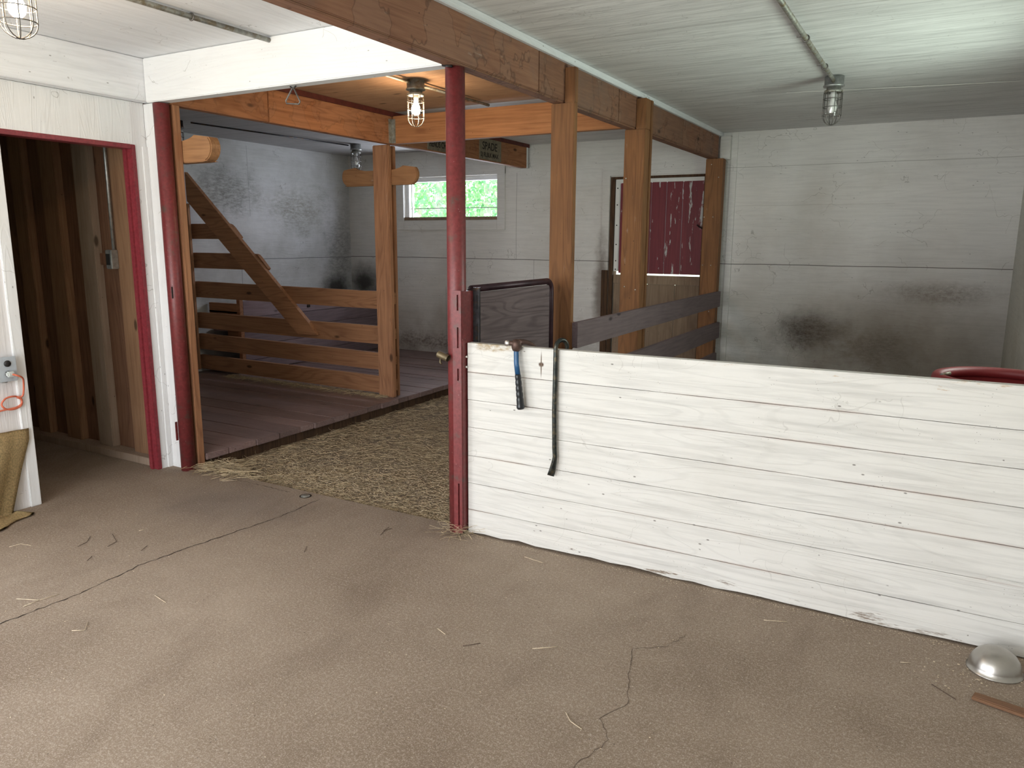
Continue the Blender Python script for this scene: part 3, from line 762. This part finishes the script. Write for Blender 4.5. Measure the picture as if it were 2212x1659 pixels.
# ------------------------------------------------------------------ back window
w = struct(thing('window_1', (-5.14, YB, 1.9), '', '')); del w['label']; del w['category']
mb = MB()
mb.box(-5.892, WX0, YB-.02, YB, 1.575, 2.30, bev=.003); mb.box(WX1, -4.372, YB-.02, YB, 1.575, 2.265, bev=.003)
mb.box(WX0, WX1, YB-.02, YB, 1.575, 1.683, bev=.003); mb.box(-5.892, -4.372, YB-.024, YB, 2.192, 2.30, bev=.003)
mb.build('casing', M['wall_back'], w)
mb = MB(); e = .004
mb.box(WX0, WX0+.05, YB+.03, YB+.07, WZ0, WZ1); mb.box(WX1-.02, WX1, YB+.03, YB+.07, WZ0, WZ1)
mb.box(WX0+.05, WX1-.02, YB+.03, YB+.07, WZ1-.05, WZ1); mb.box(WX0+.09, WX0+.10, YB+.028, YB+.05, WZ0, WZ1)
sash = mb.build('sash', M['white'], w)
B('sill', M['door_raw'], w, WX0, WX1, YB-.012, YB+.075, WZ0, WZ0+.036, bev=.004)
B('glass', M['pane'], sash, WX0+.05, WX1-.02, YB+.05, YB+.054, WZ0+.036, WZ1-.05)
B('window_bar', M['galv'], w, WX0+.05, WX1-.02, YB+.040, YB+.048, 1.824, 1.833)
# side window frame out of frame on the right
w = struct(thing('window_2', (XR, 4.45, 1.6), '', '')); del w['label']; del w['category']
mb = MB(); mb.box(XR-.015, XR, RY0-.08, RY1+.08, RZ1, RZ1+.08); mb.box(XR-.015, XR, RY0-.08, RY1+.08, RZ0-.08, RZ0)
mb.box(XR-.015, XR, RY0-.08, RY0, RZ0, RZ1); mb.box(XR-.015, XR, RY1, RY1+.08, RZ0, RZ1); mb.build('casing', M['wall_side'], w)

# ------------------------------------------------------------------ back dutch door
d = struct(thing('door_2', (-2.6, YB, 0), '', '')); del d['label']; del d['category']
mb = MB(); mb.box(-3.182, -3.10, YB-.022, YB, 1.15, 2.125, bev=.003); mb.box(-3.182, -1.94, YB-.024, YB, 2.125, 2.222, bev=.003); mb.build('casing', M['wall_back'], d)
B('rotten_casing', M['rot'], d, -3.170, -3.098, YB-.02, YB-.001, 0, 1.15, bev=.004, jit=.006)
mb = MB(); mb.box(-3.098, -3.055, YB+.001, YB+.12, 0, DZ1); mb.box(-3.055, DX1, YB+.001, YB+.12, 2.09, DZ1); mb.box(DX1-.03, DX1, YB+.001, YB+.12, 0, DZ1); mb.build('jamb', M['rot'], d)
mb = MB(); xs = [-3.0, -2.84, -2.66, -2.50, -2.33, -2.112]
for a, b in zip(xs, xs[1:]): mb.box(a+.002, b-.002, YB+.03, YB+.055, 1.122, 2.052, bev=.003)
ul = mb.build('upper_leaf', M['peel'], d)
mb = MB(); mb.box(-3.05, -3.002, YB+.018, YB+.05, 1.14, 2.09, bev=.003); mb.box(-3.002, -2.112, YB+.02, YB+.05, 2.052, 2.09, bev=.003); me_ = mb.build('metal_edge', M['socket'], ul)
mb = MB()
for z in (1.16, 1.25, 1.42, 1.62, 1.83, 2.0): mb.lathe([(0, -.003), (.007, -.002), (.007, .001), (0, .001)], (-3.026, YB+.017, z), 8, 'Y')
mb.build('screw', M['black'], ul)
mb = MB(); xs = [-3.05, -2.86, -2.675, -2.375, -2.115]
for a, b in zip(xs, xs[1:]): mb.box(a+.002, b-.002, YB+.035, YB+.06, .01, 1.012, bev=.003)
ll = mb.build('lower_leaf', M['door_raw'], d)
B('leaf_rail', M['door_raw'], ll, -3.05, -2.112, YB+.02, YB+.06, 1.014, 1.104, bev=.003)
MB().tube([(-2.16, YB-.0, 1.62), (-2.13, YB-.03, 1.60), (-2.10, YB-.03, 1.585)], .007, 8).build('latch', M['dark_metal'], ul)

# ------------------------------------------------------------------ signs on the beam
def text_mesh(txt, size, yc, z, x, mat, parent, sy=1.0):
    cu = bpy.data.curves.new('lettering', 'FONT'); cu.body = txt; cu.size = size; cu.align_x = 'LEFT'; cu.extrude = .0008; cu.offset = size*.012
    to = bpy.data.objects.new('tmp', cu); COL.objects.link(to)
    dg = bpy.context.evaluated_depsgraph_get(); me = bpy.data.meshes.new_from_object(to.evaluated_get(dg))
    bpy.data.objects.remove(to)
    off = parent.location
    for v in me.vertices:
        u, h, k = v.co; v.co = Vector((x+k, yc+u*sy, z+h)) - off
    me.materials.append(mat); o = bpy.data.objects.new('lettering', me); COL.objects.link(o); o.parent = parent
t = thing('name_sign', (-4.05, 6.75, 2.26), 'small wooden sign reading SPADE on the beam near the back wall', 'sign')
B('board', M['sign'], t, -4.052, -4.044, 6.56, 6.98, 2.245, 2.447)
text_mesh('SPADE', .105, 6.61, 2.342, -4.0435, M['letters'], t, .95)
text_mesh('2J RLBLK MAX', .062, 6.58, 2.272, -4.0435, M['letters'], t, .88)
t = thing('name_sign', (-4.05, 5.9, 2.26), 'long wooden sign lettered CHARRO on the beam left of the red pipe', 'sign')
B('board', M['sign'], t, -4.052, -4.044, 5.69, 6.30, 2.245, 2.44)
text_mesh('HENDS CHARRO ST', .075, 5.71, 2.275, -4.0435, M['letters'], t, .72)

# ------------------------------------------------------------------ lamps
def lamp(x, y, label, lit, dr=0.0, k=1.0, box=M['galv']):
    z = 2.488-dr
    t = thing('cage_light', (x, y, z), label, 'ceiling light', 'caged jar lights on the ceiling')
    g = M['wire']
    MB().lathe([(.0, 0), (.058*k, 0), (.058*k, -.052), (.064*k, -.054), (.064*k, -.062), (.05*k, -.064), (0, -.064)], (x, y, z), 28).build('junction_box', box, t)
    MB().lathe([(.0, -.064), (.043*k, -.064), (.043*k, -.082), (.056*k, -.084), (.056*k, -.098), (.046*k, -.098), (.044*k, -.092), (0, -.090)], (x, y, z), 28).build('guard_collar', M['galv_old'], t)
    MB().lathe([(0, -.09), (.018, -.09), (.018, -.125), (0, -.127)], (x, y, z), 16).build('socket', M['socket'], t)
    soc = [c for c in t.children if c.name.startswith('socket')][0]
    MB().lathe([(0, -.122), (.013, -.122), (.0145, -.14), (.022, -.158), (.030, -.176), (.0305, -.190), (.026, -.205), (.015, -.217), (0, -.221)], (x, y, z), 20).build('bulb', M['bulb_on'] if lit else M['bulb_off'], soc)
    mb = MB(); R = .056*k
    n = 4 if not lit else 4
    for i in range(n):
        a = pi*i/n+.35
        c, s_ = cos(a), sin(a); P = [(R*c, R*s_, -.094), (R*c, R*s_, -.235)]
        for q in range(1, 12):
            b = pi*q/12; P.append((R*cos(b)*c, R*cos(b)*s_, -.235-.058*sin(b)))
        P += [(-R*c, -R*s_, -.235), (-R*c, -R*s_, -.094)]
        mb.tube([(x+p_[0], y+p_[1], z+p_[2]) for p_ in P], .0024, 6)
    for h in (-.135, -.185, -.235):
        mb.tube([(x+R*1.01*cos(2*pi*q/28), y+R*1.01*sin(2*pi*q/28), z+h) for q in range(28)], .0024, 6, closed=True)
    mb.build('wire_guard', g, t)
    if not lit:
        MB().lathe([(.040*k, -.092), (.042*k, -.11), (.042*k, -.215), (.036*k, -.243), (.02*k, -.258), (0, -.262)], (x, y, z), 20).build('glass_jar', M['jar'], t)
    return t
lamp(-.695, 5.40, 'unlit caged ceiling light hanging over the right stall', False)
lamp(-3.12, 4.26, 'lit caged ceiling light with a glowing bulb beside the red pipe', True, box=M['galv_old'])
lamp(-3.10, 1.74, 'glowing caged light cut off by the top left corner', True, k=1.12)
lamp(-5.75, 6.72, 'small unlit caged light near the far stall corner', False)
lamp(-6.06, 4.68, 'dark caged light above the left stall, partly behind the red pipe', False, box=M['dark_metal'])
def conduit(pts, label, straps=(), mat='galv_old', r=.0125):
    t = thing('conduit', pts[0], label, 'conduit')
    MB().tube(pts, r, 12).build('tube', M[mat], t)
    for y in straps:
        x, z = pts[0][0], pts[0][2]
        mb = MB(); mb.tube([(x+(r+.003)*cos(a), y, z+(r+.003)*sin(a)) for a in [2*pi*q/14 for q in range(14)]], .004, 6, closed=True)
        mb.box(x-.045, x-.012, y-.006, y+.006, z+.010, z+.016); mb.build('strap', M['wire'], t)
conduit([(-.695, -1.8, 2.462), (-.695, 5.25, 2.462), (-.695, 5.345, 2.455)], 'grey steel conduit running along the ceiling to the right unlit light', (1.6, 4.24, 4.95))
conduit([(-3.14, 1.80, 2.47), (-3.14, 3.02, 2.47)], 'grey conduit on the white ceiling ending at the white cross beam', (2.55,))
conduit([(-3.13, 3.105, 2.47), (-3.125, 4.20, 2.465)], 'thin conduit from the white cross beam to the lit lamp', (), 'galv_old', .009)
conduit([(-3.12, 4.32, 2.465), (-3.12, 5.192, 2.47)], 'thin conduit from the lit lamp back to the orange cross beam', (), 'galv_old', .010)
conduit([(-5.95, 4.75, 2.472), (-5.88, 5.6, 2.472), (-5.80, 6.66, 2.472)], 'thin dark cable along the grey ceiling between the two left stall lights', (), 'dark_metal', .007)
t = thing('cord', (-1.6, 6.0, 2.48), 'thin white cord stretched across the right stall ceiling', 'cord')
MB().tube([(-1.05, 5.78, 2.482), (.0, 6.0, 2.482), (.53, 6.08, 2.482)], .0016, 6).build('strand', M['socket'], t)
# triangle hook
t = thing('hanging_ring', (-3.01, 3.05, 2.24), 'triangular bent steel ring hanging from the white cross beam', 'hook')
P = [(-3.022, 3.05, 2.228), (-3.066, 3.045, 2.170), (-3.062, 3.045, 2.156), (-2.975, 3.045, 2.146), (-2.966, 3.045, 2.158), (-3.010, 3.05, 2.226)]
MB().tube(P, .0042, 8, closed=True).build('ring', M['wire'], t)
MB().tube([(-3.035, 3.05, 2.238), (-3.015, 3.05, 2.226), (-2.995, 3.05, 2.238)], .004, 6).build('staple', M['dark_metal'], t)

# ------------------------------------------------------------------ outlet, cord, sack on near wall
t = thing('outlet_box', (XL, 2.10, .78), 'grey metal outlet box with two receptacles at the left frame edge', 'outlet')
B('box', M['outlet'], t, XL+.001, XL+.045, 2.055, 2.150, .722, .842, bev=.006)
cp = B('cover_plate', M['outlet'], t, XL+.045, XL+.050, 2.050, 2.155, .717, .847, bev=.002)
for z in (.812, .757):
    MB().lathe([(0, .0), (.017, 0), (.017, .004), (0, .004)], (XL+.050, 2.110, z), 20, 'X').build('receptacle', M['black'], cp)
MB().tube([(XL+.022, 2.10, .71), (XL+.022, 2.10, .722)], .014, 12).build('fitting', M['galv'], t)
t = thing('power_cord', (XL+.05, 2.12, .75), 'orange extension cord plugged in and looped against the white wall', 'power cord')
B('plug', M['plug'], t, XL+.054, XL+.085, 2.092, 2.128, .744, .772, bev=.006)
P = [(XL+.085, 2.112, .758), (XL+.10, 2.135, .748), (XL+.08, 2.165, .730), (XL+.05, 2.180, .695), (XL+.035, 2.184, .655), (XL+.03, 2.178, .620)]
c0 = Vector((XL+.02, 2.125, .592))
for k in range(0, 26):
    a = 1.1 - k*2*pi/18; P.append((c0.x+.006*(k % 3)*.3, c0.y+.052*cos(a)*1.0, c0.z+.034*sin(a)+.001*k*.3))
P += [(XL+.02, 2.06, .565), (XL+.02, 1.98, .548), (XL+.02, 1.85, .56)]
def smooth(P, it=3):
    P = [Vector(p_) for p_ in P]
    for _ in range(it):
        Q = [P[0]]
        for a, b in zip(P, P[1:]): Q += [a.lerp(b, .25), a.lerp(b, .75)]
        P = Q + [P[-1]]
        if len(P) > 260: break
    return P
MB().tube(smooth(P, 2), .0048, 8).build('cable', M['orange'], t)
# burlap sack draped against the wall
mb = MB(); nu, nv = 30, 34; G = []
for j in range(nv+1):
    v = j/nv; row = []
    for i in range(nu+1):
        u = i/nu
        z = .475-.475*min(1, v*1.15)
        yr = 2.192-.02*v-.115*max(0, min(1, (v-.12)/.7))
        y = 1.25+(yr-1.25)*u
        zt = z - .03*u*(1-v)
        bul = .02+.13*(v**1.6)*(sin(pi*min(1, (1-u)*1.15))**.8 if u < 1 else 0) + .018*sin(u*23+v*4)*v
        if v > .87:
            k = (v-.87)/.13; bul += .09*k; zt = .008+.012*abs(sin(u*17))*(1-k); y += .06*k*(u > .6)
        row.append(mb.bm.verts.new((XL+.006+bul*1.0+.004*sin(u*60), y, max(.004, zt))))
    G.append(row)
for a, b in zip(G, G[1:]):
    for i in range(nu):
        f = mb.bm.faces.new((a[i], a[i+1], b[i+1], b[i])); f.smooth = True
bmesh.ops.solidify(mb.bm, geom=mb.bm.faces[:], thickness=.005)
o = mb.build('burlap_sack', M['sack']); tag(o, 'tan burlap sack hung low on the white wall, trailing onto the floor', 'sack')

# ------------------------------------------------------------------ things on the floor, barrel
t = MB().lathe([(.0, .0), (.0, .0)], (0, 0, 0), 4) if False else None
mb = MB(); prof = [(.083, .0), (.0865, .001), (.0865, .004), (.082, .006), (.080, .022), (.073, .043), (.060, .062), (.040, .077), (.018, .084), (0, .0855)]
mb.lathe(prof, (.302, 2.918, 0), 44); o = mb.build('metal_bowl', M['bowl']); tag(o, 'upturned dull steel bowl on the concrete by the plank wall', 'bowl')
mb = MB(); mb.prism([(.226, 2.672), (.236, 2.706), (.40, 2.672), (.53, 2.640), (.53, 2.603)], .001, .016, 'Z', .003)
o = mb.build('wood_stick', M['stick']); tag(o, 'short split brown stick on the concrete in front of the steel bowl', 'stick')
# red plastic barrel
t = thing('red_barrel', (.27, 3.72, -.03), 'red plastic barrel with a thick rim behind the white plank wall', 'barrel')
cx, cy = .275, 3.70; R = .235; ZR = .905
mb = MB(); seg = 40
mb.lathe([(0, -.93), (R*.93, -.93), (R, -.88), (R*1.03, -.5), (R, -.03), (R*.98, -.03), (R*.97, -.5), (R*.9, -.86), (0, -.88)], (cx, cy, ZR), seg); mb.build('body', M['red_plastic'], t)
MB().tube([(cx+(R+.004)*cos(2*pi*k/40), cy+(R+.004)*sin(2*pi*k/40), ZR-.01) for k in range(40)], .024, 12, closed=True).build('rim', M['red_plastic'], t)
mb = MB(); mb.tube([(cx-.225, cy-.10, ZR+.012), (cx-.195, cy-.06, ZR+.016)], .008, 8); mb.build('rim_clip', M['galv_old'], t)

# ------------------------------------------------------------------ straw, chips, twigs
def blades(name, n, spot, mat, lmin, lmax, w, lift=.02, seed=1):
    rnd = random.Random(seed); bm = bmesh.new()
    for _ in range(n):
        x, y, z = spot(rnd); a = rnd.uniform(0, 2*pi); L = rnd.uniform(lmin, lmax)
        d = Vector((cos(a), sin(a), rnd.uniform(-.12, .22))); nrm = Vector((-sin(a), cos(a), 0))
        ww = w*rnd.uniform(.6, 1.3); bend = rnd.uniform(-.25, .25)*L
        p0 = Vector((x, y, z+rnd.uniform(0, lift))); p2 = p0+d*L; p2.z = max(p2.z, z+.001)
        p1 = (p0+p2)/2+nrm*bend+Vector((0, 0, abs(bend)*.3))
        rows = []
        for p_ in (p0, p1, p2):
            rows.append([bm.verts.new(p_-nrm*ww), bm.verts.new(p_+Vector((0, 0, ww*1.3))), bm.verts.new(p_+nrm*ww)])
        for A, C in zip(rows, rows[1:]):
            for j in range(2): bm.faces.new((A[j], A[j+1], C[j+1], C[j]))
            bm.faces.new((A[2], A[0], C[0], C[2]))
    mb = MB(); mb.bm.free(); mb.bm = bm
    return mb.build(name, mat)
def hump(x, y):  # trodden bedding is a little higher by the stall edge
    return -.03+.02*max(0, 1-abs(x+3.95)/.35)
def alley(r):
    x = r.uniform(-3.985, -2.09); y = 3.16+(r.random()**1.35)*4.3; return x, y, hump(x, y)
o = blades('hay_litter', 17000, alley, M['straw'], .012, .085, .0009, .008, 1); o['kind'] = 'stuff'; tag(o, 'trodden hay and straw covering the alley floor between the stalls', 'hay')
def corner(r):
    a = abs(r.gauss(0, .16)); b = abs(r.gauss(0, .06)); return -4.03+a*1.2, 3.12+b, -.012+.02*r.random()
o = blades('hay_clump', 420, corner, M['straw'], .05, .17, .0013, .02, 2); o['kind'] = 'stuff'; tag(o, 'pale clump of loose hay at the foot of the left red pipe', 'hay')
def pipefoot(r): return -1.99+r.gauss(0, .045), 3.02+r.gauss(0, .03), .001
o = blades('hay_wisps', 110, pipefoot, M['straw'], .03, .10, .0009, .05, 3); o['kind'] = 'stuff'; tag(o, 'wisps of hay caught around the foot of the middle red pipe', 'hay')
def fencefoot(r): return r.uniform(-6.2, -4.15), 5.17+r.gauss(0, .035), .085
o = blades('hay_drift', 1500, fencefoot, M['straw'], .02, .08, .001, .016, 4); o['kind'] = 'stuff'; tag(o, 'drift of hay along the bottom rail of the stall divider', 'hay')
rnd = random.Random(11); bm = bmesh.new()
def chip(x, y, z, s_):
    a = rnd.uniform(0, pi); vs = []
    for k in range(5):
        b = a+k*2*pi/5; q = s_*rnd.uniform(.5, 1.1); vs.append((x+q*cos(b), y+q*sin(b)*.6))
    top = [bm.verts.new((u, v, z+s_*.35)) for u, v in vs]; bot = [bm.verts.new((u, v, z)) for u, v in vs]
    bm.faces.new(top)
    for k in range(5): bm.faces.new((top[k], bot[k], bot[(k+1) % 5], top[(k+1) % 5]))
for _ in range(4200):
    x = rnd.uniform(-3.9, -2.08); y = 3.13+abs(rnd.gauss(0, 1))*.55*(1+max(0, (x+3.2)))*.8; chip(x, y, -.027, rnd.uniform(.002, .0065))
mb = MB(); mb.bm.free(); mb.bm = bm; o = mb.build('wood_chips', M['chips']); o['kind'] = 'stuff'; tag(o, 'pale wood chips scattered over the hay near the concrete edge', 'wood chips')
bm = bmesh.new()
for _ in range(420):
    x = rnd.uniform(-3.9, .5); y = rnd.uniform(.8, 3.0); chip(x, y, .0004, rnd.uniform(.0012, .0035))
for _ in range(700):
    x = rnd.uniform(-1.93, .5); chip(x, 3.045-abs(rnd.gauss(0, .02)), .0004, rnd.uniform(.001, .0028))
for _ in range(70):
    chip(rnd.gauss(.25, .12), rnd.gauss(2.82, .08), .0004, rnd.uniform(.002, .005))
mb = MB(); mb.bm.free(); mb.bm = bm; o = mb.build('floor_crumbs', M['chips']); o['kind'] = 'stuff'; tag(o, 'tiny pale crumbs and chaff sprinkled on the concrete', 'crumbs')
def stalk(pts, r, mat, label, group):
    mb = MB(); mb.tube([(x, y, .002+r) for x, y in pts], r, 6); o = mb.build('straw_stalk', M[mat]); tag(o, label, 'straw', group)
STALKS=[
('straw', [(-3.175, 1.522), (-3.082, 1.562), (-3.065, 1.633)]) ,
('straw', [(-3.082, 1.498), (-3.082, 1.562)]) ,
('straw', [(-2.727, 1.483), (-2.688, 1.509), (-2.739, 1.553)]) ,
('straw', [(-2.711, 1.823), (-2.619, 1.805)]) ,
('twig', [(-3.483, 1.965), (-3.499, 2.021), (-3.552, 2.071)]) ,
('twig', [(-3.36, 2.036), (-3.38, 2.096), (-3.486, 2.144)]) ,
('twig', [(-3.286, 1.889), (-3.315, 1.931)]) ,
('twig', [(-3.176, 2.085), (-3.206, 2.138)]) ,
('straw', [(-3.759, 1.799), (-3.752, 1.848), (-3.685, 1.861)]) ,
('straw', [(-3.703, 2.999), (-3.64, 3.057)]) ,
('twig', [(-2.319, 2.806), (-2.344, 2.877), (-2.349, 2.911)]) ,
('twig', [(-2.346, 2.862), (-2.325, 2.903)]) ,
('twig', [(-2.497, 2.459), (-2.537, 2.519)]) ,
('straw', [(-0.891, 1.954), (-0.86, 1.921), (-0.814, 1.903)]) ,
('twig', [(-1.387, 2.126), (-1.341, 2.174)]) ,
('straw', [(-1.158, 2.236), (-1.083, 2.293)]) ,
('straw', [(-1.54, 2.184), (-1.489, 2.162)]) ,
('straw', [(-1.567, 2.935), (-1.464, 2.918)]) ,
('twig', [(0.112, 2.705), (0.182, 2.646)]) ,
('straw', [(0.014, 2.805), (0.047, 2.817)]) ,
('straw', [(-3.411, 2.237), (-3.404, 2.263)]) ,
('straw', [(-0.468, 2.875), (-0.386, 2.905)]) ,
]
WHERE = ['long pale straw stalk lying across the floor crack at left', 'short pale straw crossing a longer stalk on the floor crack', 'bent straw piece low on the left, below the crack', 'pale v-shaped straw near the crack', 'curved dark twig left of the hooked twig', 'hooked dark twig on the concrete left of the crack', 'tiny dark twig below the two curved twigs', 'short dark twig on concrete in front of the doorway', 'pale straw beside the burlap sack at the left edge', 'pale straw on concrete by the left red pipe', 'dark curled twig on concrete left of the middle red pipe', 'small side twig touching the curled twig near the red pipe', 'short dark twig between the crack and the curled twig', 'curved pale straw near the bottom centre of the floor', 'thin dark twig on the middle of the concrete floor', 'faint pale straw right of the thin dark twig', 'tiny straw by the middle of the concrete floor', 'straw lying just in front of the plank wall', 'long thin dark twig left of the split brown stick', 'tiny straw left of the steel bowl', 'speck of straw near the doorway twig', 'pale straw in front of the plank wall toward its right']
for (k, pts), lb in zip(STALKS, WHERE): stalk(pts, .0013 if k == 'straw' else .0012, 'chips' if k == 'straw' else 'twig', lb, 'straw bits on the concrete')
# round drain cap
t = thing('capped_pipe_stub', (-3.07, 3.055, 0), 'small round capped pipe end set in the concrete edge', 'cap')
MB().lathe([(0, .0005), (.028, .0005), (.030, .003), (.034, .003), (.034, .0), ], (-3.07, 3.055, 0), 24).build('ring', M['crack'], t)
MB().lathe([(0, .0035), (.026, .0035), (.027, .001)], (-3.07, 3.055, 0), 24).build('cap', M['galv_old'], t)

# ------------------------------------------------------------------ outdoors
g = struct(B('ground', M['grass'], None, -60, 60, -40, 60, -.9, -.6))
rnd = random.Random(5)
def tree_proto(nleaf=1500):
    root = thing('aspen_tree', (0, 0, 0), 'slender green aspen seen through the back window', 'tree', 'aspens outside the back window')
    MB().tube([(0, 0, -.6), (.05, .03, 2), (.0, .1, 4.5), (.05, .1, 7)], [.10, .085, .07, .03], 10).build('trunk', M['bark'], root)
    bm = bmesh.new()
    for _ in range(nleaf):
        z = rnd.uniform(.2, 7); r_ = .66*(1-.06*z)*math.sqrt(rnd.random()); a = rnd.uniform(0, 2*pi)
        c = Vector((r_*cos(a), r_*sin(a), z)); s_ = rnd.uniform(.03, .07)
        q = [Vector([rnd.uniform(-1, 1) for _ in range(3)]) for _ in range(2)]; u = q[0].normalized(); v = u.cross(q[1]).normalized()
        bm.faces.new([bm.verts.new(c+u*s_), bm.verts.new(c+v*s_*.8), bm.verts.new(c-u*s_*1.2), bm.verts.new(c-v*s_*.8)])
    mb = MB(); mb.bm.free(); mb.bm = bm; mb.build('foliage', M['leaf'], root)
    return root
T0 = tree_proto(2600)
spots = [(-9.0, 12.9), (-7.6, 13.5), (-10.4, 13.7), (-8.9, 14.7), (-11.8, 14.9), (-10.3, 15.9), (-12.9, 16.6), (-11.5, 17.6), (-9.6, 17.5), (-13.6, 18.9), (-11.9, 19.6), (-15.2, 19.8)]
for i, (x, y) in enumerate(spots):
    if i == 0: r_ = T0
    else:
        r_ = T0.copy(); COL.objects.link(r_)
        for ch in T0.children:
            c = ch.copy(); COL.objects.link(c); c.parent = r_
    r_.location = (x, y, 0); r_.rotation_euler = (0, 0, i*1.7)
